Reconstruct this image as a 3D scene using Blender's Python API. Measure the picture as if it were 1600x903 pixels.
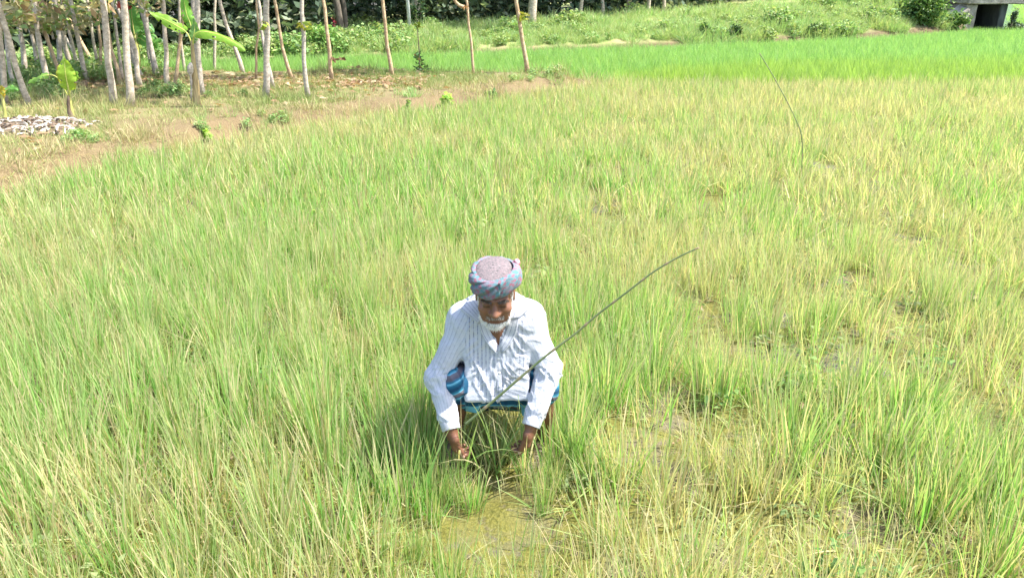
import bpy, math, random
import numpy as np
from mathutils import Vector

# ------------------------------------------------------------------ scene, camera, light
for o in list(bpy.data.objects):
    bpy.data.objects.remove(o)
SC = bpy.context.scene
COL = SC.collection
R = math.radians
PITCH, CAM_H, FPX = R(22.25), 2.0, 1200.0
SP, CP = math.sin(PITCH), math.cos(PITCH)

cam_d = bpy.data.cameras.new('camera')
cam = bpy.data.objects.new('camera', cam_d)
COL.objects.link(cam)
cam_d.sensor_width = 36.0
cam_d.lens = 36.0 * FPX / 1600.0
cam_d.clip_start, cam_d.clip_end = 0.05, 3000
cam.location = (0, 0, CAM_H)
cam.rotation_euler = (math.pi / 2 - PITCH, 0, 0)
SC.camera = cam

SUN_EL, SUN_AZ = R(58), R(92)          # azimuth from +Y towards +X
world = bpy.data.worlds.new('World')
SC.world = world
world.use_nodes = True
wn = world.node_tree
sky = wn.nodes.new('ShaderNodeTexSky')
sky.sky_type = 'NISHITA'
sky.sun_disc = False
sky.sun_elevation = SUN_EL
sky.sun_rotation = SUN_AZ
sky.dust_density = 2.0
bg = wn.nodes['Background']
bg.inputs['Strength'].default_value = 0.15
wn.links.new(sky.outputs[0], bg.inputs['Color'])
sun_d = bpy.data.lights.new('sun', 'SUN')
sun_d.energy = 4.2
sun_d.angle = R(0.53)
sun_d.color = (1.0, 0.965, 0.90)
sun = bpy.data.objects.new('sun', sun_d)
COL.objects.link(sun)
to_sun = Vector((math.sin(SUN_AZ) * math.cos(SUN_EL), math.cos(SUN_AZ) * math.cos(SUN_EL), math.sin(SUN_EL)))
sun.rotation_euler = to_sun.to_track_quat('Z', 'Y').to_euler()
SC.view_settings.view_transform = 'Standard'
SC.view_settings.look = 'None'
SC.view_settings.exposure = 1.62
SC.view_settings.gamma = 1.0
SC.cycles.max_bounces = 8
SC.cycles.transmission_bounces = 6
SC.cycles.use_denoising = True

rng = np.random.default_rng(7)
random.seed(7)

# ------------------------------------------------------------------ helpers: geometry of the view
def P(px, py, Y):
    """world point at distance Y on the sight line of photograph pixel (px, py)"""
    v = (451.5 - py) / FPX
    t = Y / (CP + SP * v)
    return np.array([t * (px - 800) / FPX, Y, CAM_H + t * (-SP + CP * v)])

def G(px, py, z=0.0):
    """world point at height z on the sight line of pixel (px, py)"""
    v = (451.5 - py) / FPX
    t = (CAM_H - z) / (SP - CP * v)
    return np.array([t * (px - 800) / FPX, t * (CP + SP * v), z])

def sm(a, b, x):
    t = np.clip((x - a) / (b - a), 0, 1)
    return t * t * (3 - 2 * t)

def _hash(ix, iy, iz, seed):
    h = (ix.astype(np.int64) * 374761393 + iy.astype(np.int64) * 668265263 + iz.astype(np.int64) * 2147483647 + seed * 1274126177) & 0xFFFFFFFF
    h = ((h ^ (h >> 13)) * 1274126177) & 0xFFFFFFFF
    h = ((h ^ (h >> 16)) * 2246822519) & 0xFFFFFFFF
    return ((h ^ (h >> 15)) & 0xFFFFFF) / float(0xFFFFFF)

def vnoise(p, seed=0):
    p = np.asarray(p, float)
    i = np.floor(p).astype(np.int64)
    f = p - i
    f = f * f * (3 - 2 * f)
    out = 0
    for dx in (0, 1):
        for dy in (0, 1):
            for dz in (0, 1):
                w = (f[:, 0] if dx else 1 - f[:, 0]) * (f[:, 1] if dy else 1 - f[:, 1]) * (f[:, 2] if dz else 1 - f[:, 2])
                out = out + w * _hash(i[:, 0] + dx, i[:, 1] + dy, i[:, 2] + dz, seed)
    return out

def fbm(p, seed=0, octv=3):
    a, s, tot = 1.0, 0, 0
    p = np.asarray(p, float)
    for k in range(octv):
        s = s + a * vnoise(p * (2 ** k), seed + k * 17)
        tot += a
        a *= 0.5
    return s / tot

def xy3(x, y, s):
    return np.stack([np.ravel(x) * s, np.ravel(y) * s, np.zeros(np.size(x))], 1)

# ------------------------------------------------------------------ helpers: objects and meshes
def props(o, label=None, cat=None, group=None, kind=None):
    if label: o['label'] = label
    if cat: o['category'] = cat
    if group: o['group'] = group
    if kind: o['kind'] = kind
    return o

def empty(name, loc, label, cat, group=None):
    o = bpy.data.objects.new(name, None)
    o.empty_display_size = 0.1
    o.location = [float(c) for c in loc]
    COL.objects.link(o)
    return props(o, label, cat, group)

def mesh_data(name, V, F, mat=None, smooth=False, attrs=None):
    """V (n,3); F list of faces or (m,k) int array; attrs: name -> (n,) floats or (n,3) colours"""
    me = bpy.data.meshes.new(name)
    V = np.asarray(V, np.float32)
    if isinstance(F, np.ndarray):
        k = F.shape[1]
        me.vertices.add(len(V))
        me.vertices.foreach_set('co', V.ravel())
        me.loops.add(F.size)
        me.loops.foreach_set('vertex_index', F.astype(np.int32).ravel())
        me.polygons.add(len(F))
        me.polygons.foreach_set('loop_start', np.arange(0, F.size, k, dtype=np.int32))
        me.update(calc_edges=True)
    else:
        me.from_pydata(V.tolist(), [], F)
    me.validate()
    if smooth:
        me.polygons.foreach_set('use_smooth', np.ones(len(me.polygons), bool))
    for an, av in (attrs or {}).items():
        av = np.asarray(av, np.float32)
        if av.ndim == 1:
            a = me.attributes.new(an, 'FLOAT', 'POINT')
            a.data.foreach_set('value', av)
        else:
            a = me.attributes.new(an, 'FLOAT_COLOR', 'POINT')
            a.data.foreach_set('color', np.concatenate([av, np.ones((len(av), 1), np.float32)], 1).ravel())
    if mat: me.materials.append(mat)
    return me

def link(name, me, parent=None, loc=None):
    o = bpy.data.objects.new(name, me)
    COL.objects.link(o)
    if loc is not None: o.location = [float(c) for c in loc]
    if parent: o.parent = parent
    return o

def part(name, V, F, mat, parent, smooth=True, attrs=None, world=True):
    """a part; V in world space is shifted into the frame of its parent(s)"""
    V = np.asarray(V, float)
    if world:
        q = parent
        while q is not None:
            V = V - np.array(q.location)
            q = q.parent
    return link(name, mesh_data(name, V, F, mat, smooth, attrs), parent)

def tube(path, radii, sides=8, cap=True, wob=0.0, seed=0):
    path = np.asarray(path, float)
    n = len(path)
    radii = np.broadcast_to(np.asarray(radii, float), (n,))
    T = np.gradient(path, axis=0)
    T /= np.linalg.norm(T, axis=1)[:, None]
    ref = np.array([1.0, 0, 0]) if abs(T[0, 0]) < 0.8 else np.array([0, 1.0, 0])
    V = []
    r_ = np.random.default_rng(seed)
    for i in range(n):
        a = np.cross(T[i], ref); a /= np.linalg.norm(a)
        b = np.cross(T[i], a)
        for k in range(sides):
            t = 2 * math.pi * k / sides
            rr = radii[i] * (1 + wob * (r_.random() - 0.5))
            V.append(path[i] + rr * (math.cos(t) * a + math.sin(t) * b))
    F = []
    for i in range(n - 1):
        for k in range(sides):
            k2 = (k + 1) % sides
            F.append((i * sides + k, i * sides + k2, (i + 1) * sides + k2, (i + 1) * sides + k))
    if cap:
        F.append(tuple(range(sides - 1, -1, -1)))
        F.append(tuple((n - 1) * sides + k for k in range(sides)))
    return np.array(V), F

def spline(pts, n):
    """Catmull-Rom through pts"""
    pts = np.asarray(pts, float)
    q = np.concatenate([[2 * pts[0] - pts[1]], pts, [2 * pts[-1] - pts[-2]]])
    out = []
    m = len(pts) - 1
    for u in np.linspace(0, m, n):
        i = min(int(u), m - 1); t = u - i
        a, b, c, d = q[i], q[i + 1], q[i + 2], q[i + 3]
        out.append(0.5 * ((2 * b) + (c - a) * t + (2 * a - 5 * b + 4 * c - d) * t * t + (-a + 3 * b - 3 * c + d) * t ** 3))
    return np.array(out)

def merge(parts):
    V, F, n = [], [], 0
    for v, f in parts:
        V.append(np.asarray(v)); F += [tuple(i + n for i in q) for q in f]; n += len(v)
    return np.concatenate(V), F

# ------------------------------------------------------------------ helpers: materials
class NB:
    def __init__(s, name):
        s.m = bpy.data.materials.new(name)
        s.m.use_nodes = True
        s.t = s.m.node_tree
        s.t.nodes.clear()
        s.out = s.t.nodes.new('ShaderNodeOutputMaterial')
    def n(s, typ, **kw):
        nd = s.t.nodes.new(typ)
        for k, v in kw.items():
            if k.startswith('i_'):
                key = k[2:]
                key = int(key) if key.isdigit() else key
                if hasattr(v, 'is_output'): s.t.links.new(v, nd.inputs[key])
                else: nd.inputs[key].default_value = v
            else: setattr(nd, k, v)
        return nd
    def attr(s, name, typ='GEOMETRY'):
        return s.n('ShaderNodeAttribute', attribute_name=name, attribute_type=typ)
    def pos(s):
        return s.n('ShaderNodeTexCoord').outputs['Object']
    def noise(s, scale, detail=4, vec=None, rough=0.55):
        k = s.n('ShaderNodeTexNoise')
        k.inputs['Scale'].default_value = scale
        k.inputs['Detail'].default_value = detail
        k.inputs['Roughness'].default_value = rough
        s.t.links.new(vec if vec is not None else s.pos(), k.inputs['Vector'])
        return k.outputs['Fac']
    def ramp(s, fac, stops):
        k = s.n('ShaderNodeValToRGB')
        s.t.links.new(fac, k.inputs[0])
        el = k.color_ramp.elements
        while len(el) < len(stops): el.new(0.5)
        for e, (p, c) in zip(el, stops):
            e.position = p
            e.color = (c, c, c, 1) if isinstance(c, (int, float)) else (*c, 1)
        return k.outputs[0]
    def mix(s, fac, a, b, mode='MIX'):
        k = s.n('ShaderNodeMix', data_type='RGBA', blend_type=mode)
        for sock, v in ((k.inputs[0], fac), (k.inputs[6], a), (k.inputs[7], b)):
            if hasattr(v, 'is_output'): s.t.links.new(v, sock)
            elif isinstance(v, (int, float)): sock.default_value = v if sock.type == 'VALUE' else (v, v, v, 1)
            else: sock.default_value = (*v, 1)
        return k.outputs[2]
    def math(s, op, a, b=0.0):
        k = s.n('ShaderNodeMath', operation=op)
        for i, v in enumerate((a, b)):
            if hasattr(v, 'is_output'): s.t.links.new(v, k.inputs[i])
            else: k.inputs[i].default_value = v
        return k.outputs[0]
    def bump(s, h, strength=0.4, dist=0.01):
        return s.n('ShaderNodeBump', i_Height=h, i_Strength=strength, i_Distance=dist).outputs[0]
    def princ(s, col, rough=0.6, spec=0.3, normal=None, **kw):
        b = s.n('ShaderNodeBsdfPrincipled')
        for key, v in (('Base Color', col), ('Roughness', rough), ('Specular IOR Level', spec), ('Normal', normal), *kw.items()):
            if v is None: continue
            if hasattr(v, 'is_output'): s.t.links.new(v, b.inputs[key])
            elif isinstance(v, tuple) and len(v) == 3 and key == 'Base Color': b.inputs[key].default_value = (*v, 1)
            else: b.inputs[key].default_value = v
        return b.outputs[0]
    def done(s, sh):
        s.t.links.new(sh, s.out.inputs['Surface'])
        return s.m

def leaf_material(name, transl=0.42, rough=0.5, tint=None, gain=1.0, spec=0.25):
    """thin leaf: colour from the mesh, varied per plant; part reflected, part let through"""
    b = NB(name)
    c = b.attr('Col').outputs['Color']
    if tint is not None:
        t = b.attr('tint', 'INSTANCER').outputs['Fac']
        c = b.mix(t, c, tint)
    if gain != 1.0:
        c = b.mix(1.0, c, (gain, gain, gain), 'MULTIPLY')
    p = b.princ(c, rough, spec)
    tr = b.n('ShaderNodeBsdfTranslucent')
    c2 = b.mix(1.0, c, (1.1, 1.12, 0.66), 'MULTIPLY')
    b.t.links.new(c2, tr.inputs['Color'])
    ms = b.n('ShaderNodeMixShader', i_0=transl)
    b.t.links.new(p, ms.inputs[1]); b.t.links.new(tr.outputs[0], ms.inputs[2])
    return b.done(ms.outputs[0])

def noisy(name, a, b_, scale, rough=0.8, bump=0.4, dist=0.01, stops=(0.35, 0.65), stretch=None, spec=0.2):
    b = NB(name)
    v = b.pos()
    if stretch:
        v = b.n('ShaderNodeMapping', i_Vector=v, i_Scale=stretch).outputs[0]
    n = b.noise(scale, 5, v)
    c = b.ramp(n, [(stops[0], a), (stops[1], b_)])
    n2 = b.noise(scale * 4.3, 3, v)
    c = b.mix(0.5, c, b.mix(1.0, c, b.ramp(n2, [(0.3, 0.55), (0.7, 1.4)]), 'MULTIPLY'))
    return b.done(b.princ(c, rough, spec, b.bump(n2, bump, dist)))

M_RICE = leaf_material('rice_blade', 0.52, 0.6, (0.56, 0.49, 0.31), spec=0.10)
M_YOUNG = leaf_material('young_rice_blade', 0.50, 0.6, (0.34, 0.42, 0.06))
M_WEED = leaf_material('weed_leaf', 0.4, 0.55, (0.36, 0.38, 0.14))
M_DRY = leaf_material('dry_blade', 0.3, 0.7, (0.16, 0.26, 0.07))
M_LEAF = leaf_material('tree_leaf', 0.35, 0.5)
M_BANANA = leaf_material('banana_leaf', 0.5, 0.4, spec=0.35)

# ------------------------------------------------------------------ the lie of the land
XB_Y = [-20, 2.0, 5.0, 7.2, 8.3, 9.6, 10.8, 11.7, 12.9, 14.5, 15.3, 15.8]
XB_X = [-12, -9.0, -6.4, -5.0, -4.6, -3.85, -2.9, -1.8, -0.5, 0.8, 1.7, 2.3]
YB_X = [-60, -12, -6, -2.5, 0.5, 1.6, 4, 60]
YB_Y = [16.2, 15.9, 15.8, 15.7, 15.5, 15.4, 15.2, 15.2]
BANK = np.array([(-40, 9.0), (-16, 15.6), (-9, 17.9), (-3.9, 19.6), (3.5, 21.9), (10.9, 25.0), (16.3, 28.6)])
def xb(y): return np.interp(y, XB_Y, XB_X)
def yb(x): return np.interp(x, YB_X, YB_Y)
def levee_d(x, y): return (xb(y) - x) * 0.66
def ground_z(x, y):
    x = np.asarray(x, float); y = np.asarray(y, float)
    d = levee_d(x, y)
    e = yb(x) - y
    w = vnoise(xy3(x, y, 1.7), 3).reshape(x.shape) - 0.5
    plat = sm(-0.1, 0.35, d + w * 0.35) * sm(-0.1, 0.25, e + w * 0.2)
    bund = np.exp(-((e - 0.05) / 0.18) ** 2) * 0.12 * sm(2.2, 1.2, x)
    lump = (fbm(xy3(x, y, 1.1), 5).reshape(x.shape) - 0.5)
    near = sm(10, 5, np.hypot(x, y))
    mud = (fbm(xy3(x, y, 9), 9).reshape(x.shape) - 0.5) * 0.085 * near * (1 - plat)
    return plat * (0.22 + lump * 0.10) + bund + mud - 0.01

def graded(parts):
    return np.concatenate([np.linspace(a, b, n, endpoint=False) for a, b, n in parts] + [[parts[-1][1]]])
gx = graded([(-600, -60, 8), (-60, -14, 24), (-14, -5, 50), (-5, 5, 190), (5, 14, 36), (14, 60, 24), (60, 600, 8)])
gy = graded([(-400, -10, 8), (-10, 1, 16), (1, 6, 110), (6, 18, 170), (18, 40, 30), (40, 100, 12), (100, 900, 8)])
GX, GY = np.meshgrid(gx, gy)
GZ = ground_z(GX, GY)
nx, ny = len(gx), len(gy)
idx = np.arange(nx * ny).reshape(ny, nx)
GF = np.stack([idx[:-1, :-1], idx[:-1, 1:], idx[1:, 1:], idx[1:, :-1]], -1).reshape(-1, 4)
d_ = levee_d(GX, GY); e_ = yb(GX) - GY
wv = (fbm(xy3(GX, GY, 2.3), 31).reshape(GX.shape) - 0.5)
m_plat = sm(-0.15, 0.1, d_ + wv * 0.3) * sm(-0.05, 0.1, e_ + wv * 0.2)
m_green = sm(0.05, -0.1, e_)
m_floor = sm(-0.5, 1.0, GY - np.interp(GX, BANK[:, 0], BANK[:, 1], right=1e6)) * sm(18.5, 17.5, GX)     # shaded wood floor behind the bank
m_edge = m_plat * sm(1.5, 0.2, d_ + wv * 0.9)         # bare crumbling edge of the levee
b = NB('ground')
mp = b.attr('plateau').outputs['Fac']; mg = b.attr('paddy').outputs['Fac']; me_ = b.attr('edge').outputs['Fac']
n1 = b.noise(2.2, 6); n2 = b.noise(14, 5); n3 = b.noise(70, 4); n4 = b.noise(0.8, 4)
mud = b.ramp(n2, [(0.3, (0.09, 0.075, 0.05)), (0.7, (0.19, 0.155, 0.105))])
algae = b.ramp(n3, [(0.3, (0.075, 0.078, 0.014)), (0.7, (0.165, 0.15, 0.032))])
alg_f = b.ramp(b.math('ADD', b.math('MULTIPLY', n1, 0.6), b.math('MULTIPLY', n2, 0.4)), [(0.39, 0.0), (0.49, 1.0)])
alg_f = b.math('MAXIMUM', alg_f, b.math('MULTIPLY', b.attr('pool').outputs['Fac'], b.ramp(n2, [(0.30, 0.0), (0.42, 1.0)])))
field = b.mix(alg_f, mud, algae)
wet = b.ramp(n4, [(0.52, 0.0), (0.60, 1.0)])
field = b.mix(b.math('MULTIPLY', wet, b.math('SUBTRACT', 1.0, alg_f)), field, (0.09, 0.085, 0.07))
dry = b.ramp(n2, [(0.30, (0.15, 0.12, 0.06)), (0.50, (0.215, 0.175, 0.09)), (0.72, (0.15, 0.155, 0.06))])
soil = b.ramp(n3, [(0.25, (0.085, 0.058, 0.030)), (0.75, (0.225, 0.165, 0.088))])
dry = b.mix(b.ramp(n1, [(0.50, 0.0), (0.62, 0.8)]), dry, soil)
dry = b.mix(b.math('MULTIPLY', me_, 0.85), dry, soil)
col = b.mix(mp, field, dry)
col = b.mix(mg, col, b.ramp(n1, [(0.3, (0.055, 0.11, 0.025)), (0.7, (0.08, 0.14, 0.035))]))
rough = b.mix(mp, b.ramp(n2, [(0.35, 0.35), (0.6, 0.8)]), 0.95)
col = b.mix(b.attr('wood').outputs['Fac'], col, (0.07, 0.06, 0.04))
M_GROUND = b.done(b.princ(col, rough, 0.25, b.bump(b.math('ADD', n2, n3), 0.6, 0.02)))
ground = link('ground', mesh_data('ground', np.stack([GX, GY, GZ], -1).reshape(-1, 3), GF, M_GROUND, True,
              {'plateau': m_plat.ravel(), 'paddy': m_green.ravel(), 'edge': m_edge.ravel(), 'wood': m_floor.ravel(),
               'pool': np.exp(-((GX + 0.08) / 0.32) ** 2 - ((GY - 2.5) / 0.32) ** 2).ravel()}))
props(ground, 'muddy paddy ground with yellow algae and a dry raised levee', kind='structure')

# embankment: a grassy bank along the far side of the paddies
def bank_frame(s):
    seg = np.linalg.norm(np.diff(BANK, axis=0), axis=1)
    cs = np.concatenate([[0], np.cumsum(seg)])
    s = np.asarray(s) * cs[-1]
    x = np.interp(s, cs, BANK[:, 0]); y = np.interp(s, cs, BANK[:, 1])
    x2 = np.interp(s + 0.6, cs, BANK[:, 0]); x1 = np.interp(s - 0.6, cs, BANK[:, 0])
    y2 = np.interp(s + 0.6, cs, BANK[:, 1]); y1 = np.interp(s - 0.6, cs, BANK[:, 1])
    tx, ty = x2 - x1, y2 - y1
    l = np.hypot(tx, ty) + 1e-9
    return x, y, -ty / l, tx / l
def bank_h(x): return np.interp(x, [-20, -9, -4, 3.5, 11, 17], [0.25, 0.25, 0.36, 0.58, 0.80, 1.15])
def bank_point(s, w):
    """w metres behind the foot of the bank"""
    x, y, nx_, ny_ = bank_frame(s)
    h = bank_h(x)
    prof = np.interp(w, [-0.4, 0, 0.35, 1.6, 3.4, 9, 16], [-0.15, 0.02, 0.30, 0.72, 1.0, 1.06, 1.02])
    px_, py_ = x + nx_ * w, y + ny_ * w
    bump = (fbm(xy3(px_, py_, 1.3), 41).reshape(np.shape(px_)) - 0.5) * 0.22 * sm(0.3, 1.5, w)
    return px_, py_, prof * h + bump
S_, W_ = np.meshgrid(np.linspace(0, 1, 260), np.concatenate([np.linspace(-0.4, 4, 24), np.linspace(4.6, 16, 12)]))
bx, by, bz = bank_point(S_, W_)
ii = np.arange(bx.size).reshape(bx.shape)
BF = np.stack([ii[:-1, :-1], ii[:-1, 1:], ii[1:, 1:], ii[1:, :-1]], -1).reshape(-1, 4)
b = NB('bank_soil')
c = b.ramp(b.noise(1.5, 6), [(0.35, (0.20, 0.26, 0.08)), (0.55, (0.30, 0.30, 0.13)), (0.7, (0.44, 0.33, 0.20))])
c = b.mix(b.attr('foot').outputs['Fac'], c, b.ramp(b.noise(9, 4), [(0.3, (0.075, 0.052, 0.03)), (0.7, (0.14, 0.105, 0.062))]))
M_BANK = b.done(b.princ(c, 0.95, 0.1, b.bump(b.noise(12, 5), 0.7, 0.03)))
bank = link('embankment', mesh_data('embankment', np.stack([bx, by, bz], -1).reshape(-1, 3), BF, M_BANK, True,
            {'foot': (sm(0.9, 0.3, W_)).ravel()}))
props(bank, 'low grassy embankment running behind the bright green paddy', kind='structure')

# ------------------------------------------------------------------ grasses and crops (stuff)
def blades(n, rg, base_r, hmin, hmax, lean, wid, cols, segs=5, droop=0.5, bent=0.1, tipcol=None, vary=0.2):
    """one tuft: n narrow tapering blades; cols = list of (weight, colour)"""
    V, F, C = [], [], []
    wts = np.array([c[0] for c in cols], float); wts /= wts.sum()
    for i in range(n):
        a = rg.random() * 2 * math.pi
        r0 = base_r * math.sqrt(rg.random())
        p = np.array([r0 * math.cos(a), r0 * math.sin(a), -0.02])
        az = a + rg.normal(0, 0.7)
        le = abs(rg.normal(0, lean)) + r0 * 0.8
        L = rg.uniform(hmin, hmax)
        dr = droop * rg.random() ** 2
        if rg.random() < bent: le, dr = le + rg.uniform(0.4, 0.9), droop * 2.0 * rg.random()
        c = np.array(cols[rg.choice(len(cols), p=wts)][1]) * rg.uniform(1 - vary, 1 + vary)
        w = wid * rg.uniform(0.6, 1.25)
        th = rg.random() * math.pi
        side = np.array([math.cos(th), math.sin(th), 0])
        dirx = np.array([math.cos(az), math.sin(az), 0])
        b0 = len(V)
        for k in range(segs + 1):
            t = k / segs
            ww = w * (0.55 + 0.45 * min(1, t * 4)) * (1 - t ** 2.2) + 0.0004
            V += [p - side * ww / 2, p + side * ww / 2]
            ct = c if tipcol is None else c * (1 - t ** 3 * 0.7) + np.array(tipcol) * t ** 3 * 0.7
            C += [ct, ct]
            ang = le + dr * t * 2.2
            p = p + (dirx * math.sin(ang) + np.array([0, 0, 1]) * math.cos(ang)) * (L / segs)
        for k in range(segs):
            F.append((b0 + 2 * k, b0 + 2 * k + 1, b0 + 2 * k + 3, b0 + 2 * k + 2))
    return np.array(V), np.array(F), np.array(C)

def leaf_quads(c, size, rg, cols, up=0.5, fold=0.25, aspect=0.5):
    """small folded leaves (two triangles pairs) at points c"""
    n = len(c)
    d = rg.normal(0, 1, (n, 3)); d[:, 2] *= (1 - up); d /= np.linalg.norm(d, axis=1)[:, None]
    u = rg.normal(0, 0.6, (n, 3)) + np.array([0, 0, 1.0]) * up * 2
    s = np.cross(d, u); s /= np.linalg.norm(s, axis=1)[:, None] + 1e-9
    nn = np.cross(s, d)
    L = size * rg.uniform(0.6, 1.35, n)[:, None]
    a = c - d * L / 2; t = c + d * L / 2
    l = c + s * L * aspect / 2 + nn * L * fold * 0.3; r = c - s * L * aspect / 2 + nn * L * fold * 0.3
    V = np.stack([a, l, t, r], 1).reshape(-1, 3)
    F = (np.arange(n)[:, None] * 4 + np.array([[0, 1, 2, 3]]))
    wts = np.array([q[0] for q in cols], float); wts /= wts.sum()
    ci = rg.choice(len(cols), n, p=wts)
    C = np.array([q[1] for q in cols])[ci] * rg.uniform(0.7, 1.25, n)[:, None]
    return V, F, np.repeat(C, 4, 0)

def scatter(name, label, pts, protos, rot, scl, tint, idx_):
    """one object of kind stuff: the protos (meshes) instanced on the points"""
    pc = bpy.data.collections.new(name + '_kinds')
    for i, me in enumerate(protos):
        pc.objects.link(bpy.data.objects.new(f'{name}_kind_{i:02d}', me))
    n = len(pts)
    me = bpy.data.meshes.new(name)
    me.vertices.add(n)
    me.vertices.foreach_set('co', np.asarray(pts, np.float32).ravel())
    for an, ty, key, v in (('rot', 'FLOAT_VECTOR', 'vector', rot), ('scl', 'FLOAT_VECTOR', 'vector', scl), ('tint', 'FLOAT', 'value', tint), ('kind_index', 'INT', 'value', idx_)):
        a = me.attributes.new(an, ty, 'POINT')
        a.data.foreach_set(key, np.asarray(v, np.int32 if ty == 'INT' else np.float32).ravel())
    me.update()
    o = link(name, me)
    props(o, label, kind='stuff')
    ng = bpy.data.node_groups.new(name, 'GeometryNodeTree')
    ng.interface.new_socket('Geometry', in_out='INPUT', socket_type='NodeSocketGeometry')
    ng.interface.new_socket('Geometry', in_out='OUTPUT', socket_type='NodeSocketGeometry')
    N, Lk = ng.nodes, ng.links
    gi, go = N.new('NodeGroupInput'), N.new('NodeGroupOutput')
    ci = N.new('GeometryNodeCollectionInfo')
    ci.inputs['Collection'].default_value = pc
    ci.inputs['Separate Children'].default_value = True
    ci.inputs['Reset Children'].default_value = True
    ip = N.new('GeometryNodeInstanceOnPoints')
    ip.inputs['Pick Instance'].default_value = True
    def na(nm, ty):
        k = N.new('GeometryNodeInputNamedAttribute'); k.data_type = ty
        k.inputs['Name'].default_value = nm
        return k.outputs['Attribute']
    e2r = N.new('FunctionNodeEulerToRotation')
    Lk.new(na('rot', 'FLOAT_VECTOR'), e2r.inputs[0])
    Lk.new(gi.outputs[0], ip.inputs['Points'])
    Lk.new(ci.outputs[0], ip.inputs['Instance'])
    Lk.new(na('kind_index', 'INT'), ip.inputs['Instance Index'])
    Lk.new(e2r.outputs[0], ip.inputs['Rotation'])
    Lk.new(na('scl', 'FLOAT_VECTOR'), ip.inputs['Scale'])
    Lk.new(ip.outputs[0], go.inputs[0])
    o.modifiers.new('plants', 'NODES').node_group = ng
    return o

def rots(n, tilt=0.1):
    return np.stack([rng.normal(0, tilt, n), rng.normal(0, tilt, n), rng.random(n) * 2 * math.pi], 1)

GREEN = [(0.30, (0.18, 0.40, 0.085)), (0.27, (0.24, 0.46, 0.11)), (0.20, (0.37, 0.48, 0.16)), (0.23, (0.58, 0.51, 0.31))]
TAN = [(0.25, (0.20, 0.41, 0.09)), (0.27, (0.33, 0.46, 0.14)), (0.33, (0.60, 0.53, 0.30)), (0.13, (0.54, 0.41, 0.25))]
TIP = (0.56, 0.49, 0.30)
def proto(name, mat, *a, **k):
    V, F, C = blades(*a, **k)
    return mesh_data(name, V, F, mat, False, {'Col': C})
rice_protos = []
for i in range(5):
    rice_protos.append(proto('rice_green', M_RICE, 54, rng, 0.070, 0.20, 0.45, 0.14, 0.0066, GREEN, 5, 0.18, 0.07, TIP))
for i in range(5):
    rice_protos.append(proto('rice_tan', M_RICE, 52, rng, 0.075, 0.18, 0.43, 0.17, 0.0055, TAN, 5, 0.22, 0.10, TIP))
for i in range(2):      # low dead leaves and weeds between the plants
    rice_protos.append(proto('rice_low', M_RICE, 30, rng, 0.09, 0.08, 0.26, 0.55, 0.006, TAN, 4, 0.9, 0.5, TIP))
c_ = rng.normal(0, 1, (40, 3)) * np.array([0.07, 0.07, 0.03]) + np.array([0, 0, 0.06])
V, F, C = leaf_quads(c_, 0.045, rng, [(0.7, (0.10, 0.24, 0.07)), (0.3, (0.20, 0.34, 0.10))], 0.6, 0.3, 0.45)
rice_protos.append(mesh_data('rice_weed', V, F, M_RICE, False, {'Col': C}))
c_ = rng.normal(0, 1, (10, 3)) * np.array([0.06, 0.06, 0.004]) + np.array([0, 0, 0.025])
V, F, C = leaf_quads(c_, 0.06, rng, [(0.6, (0.55, 0.46, 0.33)), (0.4, (0.30, 0.20, 0.12))], 0.8, 0.4, 0.4)
rice_protos.append(mesh_data('rice_litter', V, F, M_RICE, False, {'Col': C}))
for i in range(4):
    rice_protos.append(proto('rice_far_green', M_RICE, 30, rng, 0.085, 0.14, 0.40, 0.20, 0.0115, GREEN, 4, 0.25, 0.08, TIP, 0.38))
for i in range(4):
    rice_protos.append(proto('rice_far_tan', M_RICE, 30, rng, 0.085, 0.12, 0.38, 0.24, 0.0100, TAN, 4, 0.30, 0.10, TIP, 0.38))
for i in range(3):      # single shoots between the tufts
    rice_protos.append(proto('rice_shoots', M_RICE, 13, rng, 0.11, 0.16, 0.40, 0.13, 0.0060, GREEN if i < 2 else TAN, 5, 0.18, 0.06, TIP))

# rows of rice, thinner on the right and in the near foreground
SPC = 0.155
qx, qy = np.meshgrid(np.arange(-9, 20, SPC), np.arange(0.75, 15.5, SPC))
qx = qx.ravel() + rng.normal(0, 0.05, qx.size); qy = qy.ravel() + rng.normal(0, 0.05, qy.size)
ok = (levee_d(qx, qy) < -0.12) & (qy < yb(qx) - 0.05) & (np.abs(qx) < 1.8 + qy * 0.80)
patch = fbm(xy3(qx, qy, 0.9), 51)
fine = fbm(xy3(qx, qy, 2.6), 57)
nearness = sm(4.6, 2.6, qy)
gapness = sm(0.36, 0.5, fine + 0.10 * (1 - nearness) + 0.12 * sm(0.6, -0.6, qx) - 0.10 * sm(0.2, 1.2, qx) * sm(7, 4, qy) - 0.02 * sm(3.2, 2.2, qy))
ok &= rng.random(qx.size) < 0.12 + 0.88 * gapness
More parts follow.
